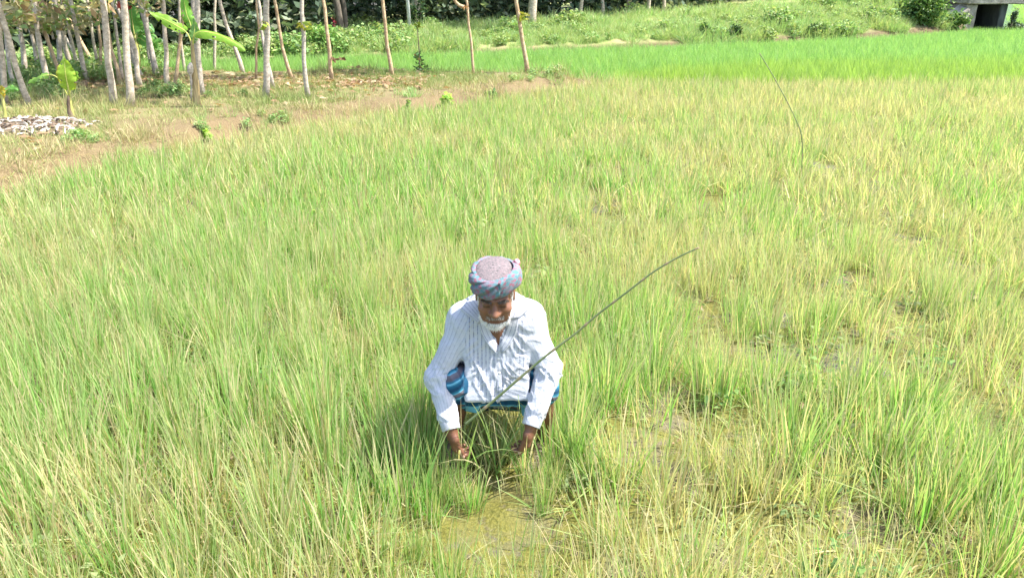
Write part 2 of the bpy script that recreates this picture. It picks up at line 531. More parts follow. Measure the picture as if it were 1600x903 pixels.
# the man and the mud he has cleared in front of himself
ok &= ~((np.abs(qx + 0.065) < 0.33) & (qy > 2.72) & (qy < 3.36))
ok &= ~((np.abs(qx + 0.08) < 0.15) & (qy > 2.50) & (qy < 2.8))
qx, qy, patch = qx[ok], qy[ok], patch[ok]
ax_ = np.array([0.10, 0.17, 0.22, 0.05, 0.14, 0.20, -0.27, -0.33, -0.22, -0.30, -0.38, 0.26, 0.24, -0.42, 0.12, -0.16])
ay_ = np.array([2.70, 2.74, 2.84, 2.64, 2.62, 2.66, 2.70, 2.76, 2.62, 2.60, 2.86, 2.95, 3.08, 3.00, 2.54, 2.56])
qx = np.concatenate([qx, ax_]); qy = np.concatenate([qy, ay_]); patch = np.concatenate([patch, np.full(16, 0.45)])
n = len(qx)
tan_f = np.clip(sm(0.40, 0.60, patch) * 0.75 + sm(-0.5, 2.5, qx) * 0.30 + sm(6, 12, qy) * 0.16 - sm(0.3, -2, qx) * sm(8, 5, qy) * 0.15, 0.05, 0.92)
kind = np.where(rng.random(n) < tan_f, 5 + rng.integers(0, 5, n), rng.integers(0, 5, n))
far = rng.random(n) < sm(4.0, 7.0, qy)
kind = np.where(far, np.where(kind >= 5, 18, 14) + rng.integers(0, 4, n), kind)
h = rng.uniform(0.75, 1.15, n) * (0.98 - 0.12 * sm(2.6, 4.5, qy))
h = np.where((np.abs(qx + 0.065) < 0.36) & (qy > 1.9) & (qy < 2.5), h * 0.72, h)
h = np.where((np.abs(qx + 0.065) < 0.36) & (qy >= 2.5) & (qy < 2.75), h * 0.5, h)
h = np.where((np.abs(qx + 0.08) < 0.17) & (qy > 2.2) & (qy <= 2.52), h * 0.62, h)
scl = np.stack([h * rng.uniform(0.85, 1.25, n), h * rng.uniform(0.85, 1.25, n), h], 1)
tint = np.clip(tan_f * 0.42 - 0.06 + rng.normal(0, 0.12, n) + sm(7, 13, qy) * 0.10, 0, 0.7)
pts = np.stack([qx, qy, ground_z(qx, qy)], 1)
# low litter
lx = rng.uniform(-4, 5, 2500); ly = rng.uniform(0.8, 6.5, 2500)
k2 = (levee_d(lx, ly) < -0.1) & ~((np.abs(lx + 0.08) < 0.22) & (ly > 2.1) & (ly < 2.8)) & ~((np.abs(lx + 0.065) < 0.26) & (ly > 2.66) & (ly < 3.3))
lx, ly = lx[k2], ly[k2]
pts = np.concatenate([pts, np.stack([lx, ly, ground_z(lx, ly)], 1)])
m = len(lx)
ls = rng.uniform(0.5, 1.1, m)
tx = rng.uniform(-4, 5, 1500); ty_ = rng.uniform(0.8, 6.0, 1500)
k3 = (levee_d(tx, ty_) < -0.1) & (np.abs(tx) < 1.8 + ty_ * 0.8) & ~((np.abs(tx + 0.065) < 0.30) & (ty_ > 2.62) & (ty_ < 3.3)) & ~((np.abs(tx + 0.08) < 0.10) & (ty_ > 2.48) & (ty_ < 2.7))
tx, ty_ = tx[k3], ty_[k3]
ns_ = len(tx)
lx = np.concatenate([lx, tx]); ly = np.concatenate([ly, ty_]); ls = np.concatenate([ls, rng.uniform(0.6, 1.05, ns_) * np.where((np.abs(tx + 0.065) < 0.36) & (ty_ > 2.2), 0.65, 1.0)])
lk = np.concatenate([rng.choice([10, 11, 12, 13], m, p=[0.38, 0.38, 0.14, 0.10]), 22 + rng.integers(0, 3, ns_)])
pts = np.concatenate([pts, np.stack([tx, ty_, ground_z(tx, ty_)], 1)]); m += ns_
ux = rng.uniform(-0.24, 0.11, 46); uy = rng.uniform(2.86, 3.08, 46)        # low growth between the man's legs
lx = np.concatenate([lx, ux]); ly = np.concatenate([ly, uy]); m += 46; ls = np.concatenate([ls, rng.uniform(0.8, 1.0, 46)]); lk = np.concatenate([lk, 10 + rng.integers(0, 2, 46)])
pts = np.concatenate([pts, np.stack([ux, uy, ground_z(ux, uy)], 1)])
scatter('rice_grass', 'rice crop half green and half yellowed, growing in algae covered mud', pts, rice_protos,
        np.concatenate([rots(n, 0.045), rots(m, 0.1)]), np.concatenate([scl, np.stack([ls, ls, ls], 1)]),
        np.concatenate([tint, rng.uniform(0, 0.5, m)]), np.concatenate([kind, lk]))

# bright young rice beyond
YG = [(0.5, (0.25, 0.45, 0.14)), (0.4, (0.30, 0.49, 0.17)), (0.1, (0.36, 0.49, 0.18))]
young_protos = [proto('young_rice', M_YOUNG, 90, rng, 0.20, 0.24, 0.40, 0.22, 0.010, YG, 4, 0.5, 0.05) for i in range(5)]
SPC = 0.27
qx, qy = np.meshgrid(np.arange(-14, 34, SPC), np.arange(14.8, 33, SPC))
qx = qx.ravel() + rng.normal(0, 0.07, qx.size); qy = qy.ravel() + rng.normal(0, 0.07, qy.size)
bank_y = np.interp(qx, BANK[:, 0], BANK[:, 1])
bund_y = np.interp(qx, [1.6, 3.5, 6.6, 12, 40], [15.5, 17.0, 18.4, 19.3, 21.5])
ok = (qy > yb(qx) + 0.1) & (qy < bank_y - 0.15) & (np.abs(qx) < 2 + qy * 0.80)
ok &= ~((np.abs(qy - bund_y) < 0.22) & (qx > 1.4) & (qx < 9))
qx, qy, bund_y = qx[ok], qy[ok], bund_y[ok]
n = len(qx)
ty = np.where((qy < bund_y) & (qx > 1.4), 0.42, 0.06) * sm(21, 16, qy) + 0.10 * fbm(xy3(qx, qy, 0.7), 61) + rng.normal(0, 0.03, n)
fx = rng.uniform(14, 60, 2600); fy = rng.uniform(31, 62, 2600)     # the field seen through the bridge
kf = (fx > 0.62 * fy)
fx, fy = fx[kf], fy[kf]
mf = len(fx)
s_ = np.concatenate([rng.uniform(0.85, 1.1, n), rng.uniform(1.4, 2.0, mf)])
scatter('young_rice_grass', 'bright green young rice in the far paddies', np.concatenate([np.stack([qx, qy, ground_z(qx, qy)], 1), np.stack([fx, fy, fx * 0], 1)]),
        young_protos, rots(n + mf, 0.05), np.stack([s_, s_, np.concatenate([s_[:n], rng.uniform(0.8, 1.0, mf)])], 1), np.clip(np.concatenate([ty, np.full(mf, 0.15)]), 0, 0.7), rng.integers(0, 5, n + mf))

# dry grass on the plantation ground and the levee edge
DG = [(0.42, (0.46, 0.39, 0.20)), (0.22, (0.36, 0.27, 0.14)), (0.36, (0.27, 0.34, 0.11))]
dry_protos = [proto('dry_tuft', M_DRY, 26, rng, 0.10, 0.05, 0.16, 0.6, 0.006, DG, 3, 0.8, 0.3) for i in range(4)]
dry_protos += [proto('dry_tall', M_DRY, 34, rng, 0.09, 0.15, 0.36, 0.35, 0.006, [(0.6, (0.46, 0.39, 0.22)), (0.2, (0.35, 0.27, 0.15)), (0.2, (0.30, 0.36, 0.12))], 4, 0.6, 0.2) for i in range(3)]
dx = rng.uniform(-17, 3, 38000); dy = rng.uniform(3, 16.2, 38000)
d = levee_d(dx, dy)
f = fbm(xy3(dx, dy, 0.8), 71)
ok = (d > -0.15) & (dy < yb(dx) + 0.15) & (np.abs(dx) < 1.5 + dy * 0.8) & (rng.random(dx.size) < (sm(0.30, 0.55, f) + 0.2) * (0.42 + 0.58 * sm(0.5, 1.3, d + 0.9 * (fbm(xy3(dx, dy, 1.9), 75) - 0.5))))
dx, dy, d = dx[ok], dy[ok], d[ok]
n = len(dx)
edge = (rng.random(n) < sm(0.6, 0.0, d) * 0.22) | (rng.random(n) < 0.03)
s_ = rng.uniform(0.6, 1.3, n)
gt = np.clip(fbm(xy3(dx, dy, 0.6), 73) * 1.5 - 0.4 + rng.normal(0, 0.12, n), 0, 0.9) * sm(0.2, 1.0, d)
scatter('dry_grass', 'dry short grass on the raised ground under the trees', np.stack([dx, dy, ground_z(dx, dy)], 1), dry_protos,
        rots(n, 0.15), np.stack([s_, s_, s_ * rng.uniform(0.7, 1.1, n)], 1), gt, np.where(edge, 4 + rng.integers(0, 3, n), rng.integers(0, 4, n)))

# fallen leaves, orange brown
fx = np.concatenate([rng.uniform(-9, -1.5, 2000), rng.uniform(-10, -0.5, 350)])
fy = np.concatenate([14.2 + rng.normal(0, 0.55, 2000), rng.uniform(8, 15.5, 350)])
ok = (levee_d(fx, fy) > 0.4) & (fy < yb(fx) - 0.1)
fx, fy = fx[ok], fy[ok]
V, F, C = leaf_quads(np.stack([fx, fy, ground_z(fx, fy) + 0.035], 1), 0.13, rng, [(0.45, (0.38, 0.25, 0.15)), (0.3, (0.28, 0.17, 0.10)), (0.25, (0.46, 0.36, 0.23))], 0.8)
props(link('fallen_leaves', mesh_data('fallen_leaves', V, F, M_LEAF, False, {'Col': C})), 'orange brown fallen leaves strewn under the slim trees', kind='stuff')

# weeds and tall grass on the bank
def weed_tuft(rg, grassy):
    if grassy:
        V, F, C = blades(46, rg, 0.16, 0.18, 0.42, 0.45, 0.014, [(0.5, (0.25, 0.42, 0.15)), (0.3, (0.33, 0.47, 0.19)), (0.2, (0.48, 0.50, 0.28))], 4, 0.8, 0.15)
        return mesh_data('weed_grass', V, F, M_WEED, False, {'Col': C})
    c = rg.normal(0, 1, (120, 3)); c /= np.linalg.norm(c, axis=1)[:, None]
    c = c * np.array([0.22, 0.22, 0.17]) * rg.random((120, 1)) ** 0.4 + np.array([0, 0, 0.17])
    V, F, C = leaf_quads(c, 0.085, rg, [(0.5, (0.18, 0.33, 0.11)), (0.3, (0.26, 0.41, 0.15)), (0.2, (0.40, 0.44, 0.20))], 0.5, 0.3, 0.6)
    return mesh_data('weed_herb', V, F, M_WEED, False, {'Col': C})
weed_protos = [weed_tuft(rng, True) for i in range(4)] + [weed_tuft(rng, False) for i in range(4)]
ns = 7600
ss = rng.uniform(0.36, 1.0, ns); ww = np.abs(rng.normal(0, 2.4, ns)) + 0.25
wx, wy, wz = bank_point(ss, ww)
f = fbm(xy3(wx, wy, 0.8), 81)
ok = (np.abs(wx) < 3 + wy * 0.8) & (rng.random(ns) < np.where(ww < 0.75, 0.06 + 0.85 * sm(0.50, 0.64, f), 0.92)) & ~((wx > 15.6) & (ww < 1.8))
wx, wy, wz, ww, f = wx[ok], wy[ok], wz[ok], ww[ok], f[ok]
n = len(wx)
herb = rng.random(n) < sm(-2, -6, wx) * 0.5 + sm(0.5, 0.75, fbm(xy3(wx, wy, 1.6), 87)) * 0.4
s_ = rng.uniform(0.55, 1.1, n) * (0.75 + 0.5 * sm(0.4, 0.65, f))
scatter('bank_weeds', 'tall green grass and weeds on the embankment', np.stack([wx, wy, wz], 1), weed_protos, rots(n, 0.15),
        np.stack([s_, s_, s_], 1), np.clip(0.6 * fbm(xy3(wx, wy, 1.1), 83) - 0.12 + rng.normal(0, 0.1, n), 0, 0.7), np.where(herb, 4 + rng.integers(0, 4, n), rng.integers(0, 4, n)))
# low green weeds in patches on the levee and the plantation floor
gxs, gys, gss = [], [], []
for (px, py, rad, cnt, sc) in [(325, 195, 0.25, 8, 0.35), (60, 130, 0.9, 50, 0.8), (120, 120, 0.9, 60, 0.9), (20, 140, 0.7, 30, 0.7), (195, 120, 0.6, 14, 0.6), (270, 145, 0.4, 14, 0.55), (850, 118, 0.4, 12, 0.5),
                               (800, 125, 0.35, 8, 0.5), (885, 112, 0.4, 10, 0.5), (150, 216, 0.25, 10, 0.4), (415, 180, 0.3, 12, 0.4), (340, 150, 0.4, 10, 0.4), (90, 150, 0.4, 12, 0.5), (640, 150, 0.2, 6, 0.5)]:
    c = G(px, py, 0.22)
    gxs.append(c[0] + rng.normal(0, rad * 0.6, cnt)); gys.append(c[1] + rng.normal(0, rad * 0.6, cnt)); gss.append(np.full(cnt, sc) * rng.uniform(0.7, 1.2, cnt))
gxs, gys, gss = map(np.concatenate, (gxs, gys, gss))
ok = levee_d(gxs, gys) > 0
gxs, gys, gss = gxs[ok], gys[ok], gss[ok]
n = len(gxs)
scatter('levee_weeds', 'low green weeds in patches on the raised ground', np.stack([gxs, gys, ground_z(gxs, gys)], 1), weed_protos, rots(n, 0.15),
        np.stack([gss, gss, gss], 1), rng.uniform(0, 0.3, n), rng.integers(0, 8, n))

# ------------------------------------------------------------------ trees
M_BARK = noisy('pale_bark', (0.34, 0.28, 0.21), (0.62, 0.52, 0.40), 16, 0.9, 0.8, 0.01, stretch=(1, 1, 1.6))
M_BARK_GREY = noisy('grey_bark', (0.31, 0.265, 0.215), (0.55, 0.475, 0.39), 16, 0.9, 0.8, 0.01, stretch=(1, 1, 1.8))
M_BARK_TAN = noisy('tan_bark', (0.34, 0.23, 0.13), (0.56, 0.41, 0.26), 14, 0.85, 0.8, 0.01, stretch=(1, 1, 1.0))
M_BARK_DARK = noisy('dark_bark', (0.08, 0.065, 0.05), (0.17, 0.14, 0.11), 8, 0.9, 0.7, 0.01, stretch=(1, 1, 0.4))
M_TWIG = noisy('twig_bark', (0.15, 0.12, 0.08), (0.26, 0.21, 0.14), 20, 0.9, 0.5, 0.005)

def leaf_cloud(rg, centres, radii, n, size, cols, up=0.35, aspect=0.5, shell=0.45):
    centres = np.asarray(centres, float); radii = np.asarray(radii, float)
    if radii.ndim == 1: radii = np.repeat(radii[:, None], 3, 1)
    k = rg.integers(0, len(centres), n)
    d = rg.normal(0, 1, (n, 3)); d /= np.linalg.norm(d, axis=1)[:, None]
    c = centres[k] + d * radii[k] * (rg.random((n, 1)) ** shell)
    V, F, C = leaf_quads(c, size, rg, cols, up, 0.3, aspect)
    vary = 0.72 + 0.56 * rg.random(len(centres))
    return V, F, C * np.repeat(vary[k], 4)[:, None]

THIN = [(0.35, (0.10, 0.20, 0.05)), (0.3, (0.17, 0.28, 0.07)), (0.2, (0.30, 0.30, 0.12)), (0.15, (0.34, 0.24, 0.13))]
def thin_crown(seed):
    rg = np.random.default_rng(seed)
    cs = [(rg.normal(0, 0.45), rg.normal(0, 0.45), rg.uniform(0.2, 2.6)) for _ in range(14)]
    V, F, C = leaf_cloud(rg, cs, rg.uniform(0.25, 0.55, 14), 260, 0.20, THIN, 0.4, 0.45)
    return mesh_data('thin_crown', V, F, M_LEAF, False, {'Col': C})
CROWNS = [thin_crown(100 + i) for i in range(4)]
PLOT = 'slim trees of the plantation'
BARKS = {'p': M_BARK, 'g': M_BARK_GREY, 't': M_BARK_TAN}

def slim_tree(bpx, bpy_, tpx, tpy, wpx, bark, label, seed, z0=0.22, height=5.0, bend=0.0, fork=None):
    """bpx, bpy_: foot of the trunk in the photograph; tpx, tpy: where it passes higher up; wpx: its width"""
    base = G(bpx, bpy_, z0)
    base[2] = ground_z(base[0], base[1]) if z0 < 0.3 else z0
    up = P(tpx, tpy, base[1])
    d = up - base
    d = d / d[2]
    t = empty('plantation_tree', base, label, 'tree', PLOT)
    dist = np.linalg.norm(base - np.array([0, 0, CAM_H]))
    r0 = 0.80 * wpx * dist / FPX / 2
    rg = np.random.default_rng(seed)
    zs = np.linspace(-0.1, height, 16)
    wob = np.cumsum(rg.normal(0, 0.020, (16, 2)), 0)
    side = np.array([bend * math.sin(0.9 * z) for z in zs])
    path = np.stack([base[0] + d[0] * zs + wob[:, 0] + side, base[1] + rg.normal(0, 0.03) * zs + wob[:, 1], base[2] + zs], 1)
    rad = r0 * np.clip(1.0 - 0.10 * zs, 0.3, 1.2)
    rad[0] *= 1.35; rad[1] *= 1.08
    V, F = tube(path, rad, 10, True, 0.10, seed)
    part('trunk', V, F, BARKS[bark], t)
    lim = []
    for k in range(4):
        i = rg.integers(9, 15)
        a = rg.random() * 6.28
        p0 = path[i]
        q = [p0, p0 + np.array([math.cos(a) * 0.35, math.sin(a) * 0.35, 0.35]), p0 + np.array([math.cos(a) * 0.8, math.sin(a) * 0.8, 0.9])]
        lim.append(tube(spline(q, 5), np.linspace(r0 * 0.4, r0 * 0.12, 5), 6))
    V, F = merge(lim)
    lo = part('limbs', V, F, BARKS[bark], t); lo['kind'] = 'stuff'
    cr = link('crown', CROWNS[seed % 4], t, (path[11][0] - base[0], path[11][1] - base[1], path[11][2] - base[2] + 0.3))
    cr.rotation_euler = (0, 0, rg.random() * 6.28)
    return t, path

TREES = [  # foot px, py, higher px, py, width px, bark, label
    (9, 158, 3, 10, 9, 'p', 'pale slim tree at the very left edge beside the yellow banana shoot'),
    (48, 160, 20, 30, 9, 'p', 'leaning pale trunk behind the left end of the chip pile'),
    (26, 138, 12, 60, 6, 'g', 'short looking grey trunk between the two leftmost pale trunks'),
    (44, 126, 31, 25, 8, 'p', 'pale trunk close behind the leaning one above the chip pile'),
    (78, 137, 58, 30, 9, 'p', 'pale trunk rising just left of the small upright banana leaf'),
    (94, 132, 66, 40, 6, 't', 'tan leaning trunk crossing behind the small banana plant'),
    (101, 120, 86, 20, 8, 'g', 'grey trunk directly behind the small upright banana leaf'),
    (111, 116, 97, 30, 8, 'p', 'pale brownish trunk just right of the small upright banana leaf'),
    (135, 128, 110, 0, 7, 'p', 'thin pale tree standing alone between the banana leaf and the bold twin trunks'),
    (132, 100, 99, 30, 4, 'g', 'very thin slanting sapling crossing behind a thin pale tree'),
    (145, 90, 112, 45, 6, 't', 'tan trunk slanting strongly left far back under the foliage'),
    (176, 163, 154, 0, 11, 'p', 'bold pale trunk, the left one of two nearest the paddy'),
    (202, 164, 187, 0, 12, 'p', 'bold pale trunk speckled grey, the right one of two nearest the paddy'),
    (187, 130, 168, 20, 6, 't', 'thin tan trunk seen between the two bold pale trunks'),
    (193, 128, 177, 20, 5, 'p', 'thin pale trunk close left of the speckled bold trunk'),
    (218, 135, 197, 30, 8, 'p', 'pale trunk leaning away just right of the speckled bold trunk'),
    (226, 122, 203, 50, 7, 'g', 'grey slanting trunk under the broad leaves of the far banana clump'),
    (245, 118, 214, 0, 9, 'g', 'long grey leaning trunk left of the tall banana plant'),
    (262, 140, 248, 0, 8, 'p', 'pale trunk of a close pair left of the tall banana plant'),
    (269, 143, 277, 0, 6, 't', 'curved tan trunk crossing its pale neighbour left of the tall banana plant'),
    (302, 135, 296, 0, 8, 'g', 'grey trunk hidden behind the stem of the tall banana plant'),
    (319, 151, 312, 0, 10, 'g', 'tall grey trunk standing close right of the tall banana stem'),
    (378, 113, 346, 0, 7, 'p', 'leaning pale brown trunk behind the drooping right banana leaf'),
    (411, 150, 401, 0, 11, 'g', 'thick grey trunk with a slimmer one rising from behind its foot'),
    (428, 138, 406, 40, 6, 'g', 'slimmer grey trunk leaning behind the thick grey one'),
    (401, 125, 400, 20, 4, 't', 'thin tan stem just left of the thick grey trunk'),
    (455, 122, 426, 0, 6, 't', 'orange tan thin trunk leaning left by the bright paddy'),
    (482, 151, 467, 0, 8, 'g', 'grey trunk with a yellow leaf sprout halfway up'),
    (518, 126, 504, 0, 7, 't', 'tan trunk with dry leaves hanging low on its right side'),
    (612, 121, 600, 0, 7, 't', 'lone tan trunk in the middle of the bright paddy edge'),
    (737, 118, 725, 14, 5, 't', 'thin tan tree with a forked top above the bright paddy'),
    (823, 116, 809, 0, 8, 't', 'rightmost plantation trunk with a yellow leaf sprout, near the rice corner'),
    (60, 118, 49, 30, 6, 'p', 'thin pale trunk between the two nearest trunks above the middle of the chip pile'),
    (70, 112, 55, 45, 5, 't', 'thin tan stem deep in the stand left of the small upright banana leaf'),
    (86, 108, 76, 30, 5, 'g', 'thin grey stem deep in the stand behind the small upright banana leaf'),
    (120, 110, 106, 30, 5, 'p', 'thin pale stem left of the lone pale tree, deep in the stand'),
    (153, 112, 140, 25, 5, 'p', 'thin pale stem close left of the bold twin trunks, deep in the stand'),
    (160, 118, 148, 20, 5, 't', 'thin tan stem touching the left edge of the left bold trunk'),
    (210, 116, 200, 10, 5, 'p', 'thin pale stem behind the right edge of the speckled bold trunk'),
    (236, 108, 226, 0, 6, 'g', 'thin grey stem behind the long grey leaning trunk'),
    (284, 108, 280, 0, 5, 'p', 'thin pale stem deep behind the left leaf of the tall banana plant'),
    (334, 106, 328, 0, 5, 'p', 'thin pale stem far behind the drooping right banana leaf, near the paddy'),
]
tree_objs = []
for i, (a, b_, c, d, w, k, lab) in enumerate(TREES):
    bend = 0.10 if 'curved' in lab else 0.0
    hh = 5.0
    t, path = slim_tree(a, b_, c, d, w, k, lab, 300 + i, height=hh, bend=bend)
    tree_objs.append((t, path))

# leaf sprouts, dead leaves and low twigs on the trunks (parts of their trees)
def sprout(tree, px, py, n, spread, size, cols, seed, name='leaf_sprout', dy=-0.05):
    t, path = tree
    rg = np.random.default_rng(seed)
    c = P(px, py, float(t.location[1]) + dy)
    V, F, C = leaf_cloud(rg, [c], np.array([[spread, spread, spread * 0.6]]), n, size, cols, 0.3, 0.42)
    return part(name, V, F, M_LEAF, t, False, {'Col': C})
YEL = [(0.6, (0.42, 0.42, 0.07)), (0.4, (0.26, 0.36, 0.06))]
OLV = [(0.33, (0.38, 0.35, 0.18)), (0.33, (0.26, 0.35, 0.11)), (0.22, (0.46, 0.38, 0.22)), (0.12, (0.32, 0.21, 0.11))]
sprout(tree_objs[27], 474, 41, 26, 0.13, 0.12, YEL, 1)
sprout(tree_objs[31], 818, 27, 20, 0.12, 0.13, YEL, 2)
sprout(tree_objs[28], 528, 92, 8, 0.12, 0.14, [(1, (0.17, 0.10, 0.05))], 3, 'dead_leaves')
sprout(tree_objs[23], 413, 40, 10, 0.10, 0.12, YEL, 4)
sprout(tree_objs[30], 728, 12, 8, 0.07, 0.10, [(1, (0.30, 0.17, 0.08))], 5, 'dead_leaves')
for q, (ti, px, py, n_, sp, sz) in enumerate([(0, 12, 18, 60, 0.35, 0.16), (1, 25, 12, 70, 0.4, 0.17), (3, 40, 25, 60, 0.35, 0.16), (4, 62, 28, 90, 0.45, 0.18), (5, 75, 40, 50, 0.35, 0.16),
                                              (6, 90, 12, 80, 0.45, 0.18), (7, 100, 28, 60, 0.4, 0.17), (8, 118, 20, 80, 0.4, 0.17), (8, 125, 42, 40, 0.3, 0.15), (9, 135, 12, 60, 0.45, 0.17),
                                              (11, 150, 8, 30, 0.25, 0.15), (13, 170, 15, 40, 0.35, 0.16), (2, 10, 45, 40, 0.3, 0.15), (17, 222, 10, 30, 0.3, 0.15), (18, 245, 6, 24, 0.25, 0.14)]):
    sprout(tree_objs[ti], px, py, n_, sp, sz, OLV, 20 + q, 'low_foliage', 0.1)
sprout(tree_objs[12], 196, 12, 14, 0.10, 0.12, [(1, (0.20, 0.035, 0.02))], 60, 'red_leaves', 0.4)
# the fork of the thin tree
t, path = tree_objs[30]
Y = float(t.location[1])
V, F = tube(spline([P(726, 12, Y), P(718, 9, Y), P(711, 2, Y), P(706, -12, Y)], 8), np.linspace(0.035, 0.022, 8), 8)
part('branch', V, F, M_BARK_TAN, t)
t, path = tree_objs[8]; Y = float(t.location[1])
for k, q in enumerate([[(84, 62), (80, 45), (82, 20)], [(88, 32), (94, 14), (98, -4)]]):
    t2, _ = tree_objs[6]; Y = float(t2.location[1])
    V, F = tube(spline([P(a, b_, Y) for a, b_ in q], 6), np.linspace(0.024, 0.012, 6), 6)
    part('branch', V, F, M_BARK, t2)

# ------------------------------------------------------------------ the wood behind the bank
DARK = [(0.30, (0.09, 0.14, 0.085)), (0.32, (0.13, 0.185, 0.11)), (0.24, (0.20, 0.245, 0.155)), (0.14, (0.29, 0.31, 0.20))]
DARK2 = [(0.5, (0.05, 0.10, 0.04)), (0.35, (0.09, 0.15, 0.06)), (0.15, (0.18, 0.22, 0.10))]
def bank_pt(px, w):
    """point w metres behind the foot of the bank on the column of pixel px"""
    s = np.linspace(0, 1, 1500)
    x, y, z = bank_point(s, np.full(1500, float(w)))
    q = 800 + FPX * x / (y * CP + (CAM_H - z) * SP)
    i = int(np.argmin(np.abs(q - px)))
    return np.array([x[i], y[i], z[i]])

def wood_tree(px, w, wpx, height, label, seed, bark, lean=0.0, crown=True, crown_z=0.45, group=None, cols=DARK, bare=None):
    base = bank_pt(px, w)
    rg = np.random.default_rng(seed)
    t = empty('woodland_tree', base, label, 'tree', group)
    dist = np.linalg.norm(base - np.array([0, 0, CAM_H]))
    r0 = wpx * dist / FPX / 2
    zs = np.linspace(-0.2, height * 0.8, 12)
    path = np.stack([base[0] + lean * zs + np.cumsum(rg.normal(0, 0.03, 12)), base[1] + np.cumsum(rg.normal(0, 0.03, 12)), base[2] + zs], 1)
    V, F = tube(path, r0 * np.linspace(1.2, 0.35, 12), 9, True, 0.15, seed)
    part('trunk', V, F, bark, t)
    n = 16
    a = rg.random(n) * 6.28; rr = rg.uniform(0.2, 1.0, n) * height * 0.26
    zz = rg.uniform(crown_z, 1.0, n) * height
    k = np.sin(np.clip((zz / height - crown_z) / (1 - crown_z), 0, 1) * math.pi) * 0.7 + 0.4
    cs = np.stack([base[0] + lean * zz + np.cos(a) * rr * k, base[1] + np.sin(a) * rr * k, base[2] + zz], 1)
    lim = [tube(spline([path[6 + (j % 5)], (path[6 + (j % 5)] + cs[j]) / 2 + np.array([0, 0, 0.15]), cs[j]], 5), np.linspace(r0 * 0.4, r0 * 0.1, 5), 5) for j in range(8)]
    V, F = merge(lim)
    lo = part('limbs', V, F, bark, t); lo['kind'] = 'stuff'
    V, F, C = leaf_cloud(rg, cs, np.stack([rg.uniform(0.6, 1.1, n), rg.uniform(0.6, 1.1, n), rg.uniform(0.4, 0.8, n)], 1), 1900, 0.25, cols, 0.4, 0.5)
    part('crown', V, F, M_LEAF, t, False, {'Col': C})
    return t
wood_tree(533, 3.2, 9, 7, 'dark leaning trunk in the wood, the left of a pair behind the grass bank', 1, M_BARK_DARK, -0.10)
wood_tree(543, 3.8, 7, 7, 'dark straight trunk in the wood, the right of a pair behind the grass bank', 2, M_BARK_DARK, 0.0)
t = wood_tree(655, 4.6, 8, 6.5, 'pale forked tree in the wood just right of the white pole', 3, M_BARK, 0.0)
wood_tree(832, 3.4, 11, 8, 'stout pale trunk standing on the bank behind the rightmost slim tree', 4, M_BARK, 0.0)
for i, px in enumerate([905, 938, 985, 1012, 1035, 1062]):
    wood_tree(px, 5.2 + (i % 3) * 0.7, 5, 6.0, ['leftmost', 'second from the left', 'third from the left', 'third from the right', 'second from the right', 'rightmost'][i] + ' of six slim dim trunks at the wood edge above the bank', 20 + i, M_BARK, 0.0, group='slim trunks at the wood edge')

# the rest of the wood reads as one dark mass
cs, rr = [], []
for k in range(1750):
    px = rng.uniform(-160, 1130) if k < 1500 else rng.uniform(-520, -160)
    wmin = np.interp(px, [-160, 300, 480, 520, 700, 900, 1130], [1.0, 1.6, 3.0, 5.0, 5.6, 5.8, 6.5])
    q = bank_pt(px, min(15, wmin + abs(rng.normal(0, 3.4))))
    z = rng.uniform(0.0, 1.0) ** 1.5 * 7.0
    cs.append(q + np.array([0, 0, 0.25 + z])); r = rng.uniform(0.45, 0.95)
    rr.append((r, r, r * rng.uniform(0.55, 0.9)))
V, F, C = leaf_cloud(rng, cs, rr, 110000, 0.27, DARK, 0.4, 0.5, 0.38)
props(link('woods', mesh_data('woods', V, F, M_LEAF, False, {'Col': C})), 'dark leafy wood behind the embankment and the slim trees', kind='stuff')
cs, rr = [], []
for k in range(240):       # paler scrub to the right
    px = rng.uniform(1080, 1560)
    q = bank_pt(px, 6.5 + abs(rng.normal(0, 2.5))) if px < 1440 else bank_pt(px, 2.5) + np.array([rng.uniform(0, 3), rng.uniform(1.5, 6), 0])
    cs.append(q + np.array([0, 0, 0.3 + rng.random() ** 1.5 * 4.0])); r = rng.uniform(0.4, 0.8)
    rr.append((r, r, r * 0.7))
V, F, C = leaf_cloud(rng, cs, rr, 26000, 0.16, DARK2, 0.4, 0.5, 0.4)
props(link('scrub_foliage', mesh_data('scrub_foliage', V, F, M_LEAF, False, {'Col': C})), 'paler scrub foliage behind the right part of the embankment', kind='stuff')

# ------------------------------------------------------------------ bushes
def bush(base, size, n, leaf, cols, label, seed, name='bush', group=None, cat='bush', aspect=0.5, up=0.4):
    rg = np.random.default_rng(seed)
    base = np.asarray(base, float)
    t = empty(name, base, label, cat, group)
    m = max(4, int(n / 60))
    d = rg.normal(0, 1, (m, 3)); d /= np.linalg.norm(d, axis=1)[:, None]
    size = np.asarray(size, float)
    cs = base + np.array([0, 0, size[2] * 0.55]) + d * size * np.array([0.55, 0.55, 0.5]) * rg.random((m, 1)) ** 0.5
    V, F, C = leaf_cloud(rg, cs, np.repeat(size[None] * 0.38, m, 0) * rg.uniform(0.6, 1.2, (m, 1)), n, leaf, cols, up, aspect)
    part('foliage', V, F, M_LEAF, t, False, {'Col': C})
    st = []
    for j in range(min(m, 9)):
        st.append(tube(spline([base + np.array([rg.normal(0, 0.04), rg.normal(0, 0.04), -0.05]), (base + cs[j]) / 2 + np.array([0, 0, 0.05]), cs[j]], 5), np.linspace(0.012, 0.004, 5) * (1 + size[2]), 5))
    V, F = merge(st)
    part('stem', V, F, M_TWIG, t)
    return t
BG = [(0.45, (0.09, 0.18, 0.05)), (0.35, (0.15, 0.26, 0.07)), (0.2, (0.26, 0.34, 0.11))]
BR = [(0.6, (0.24, 0.42, 0.06)), (0.4, (0.34, 0.48, 0.09))]
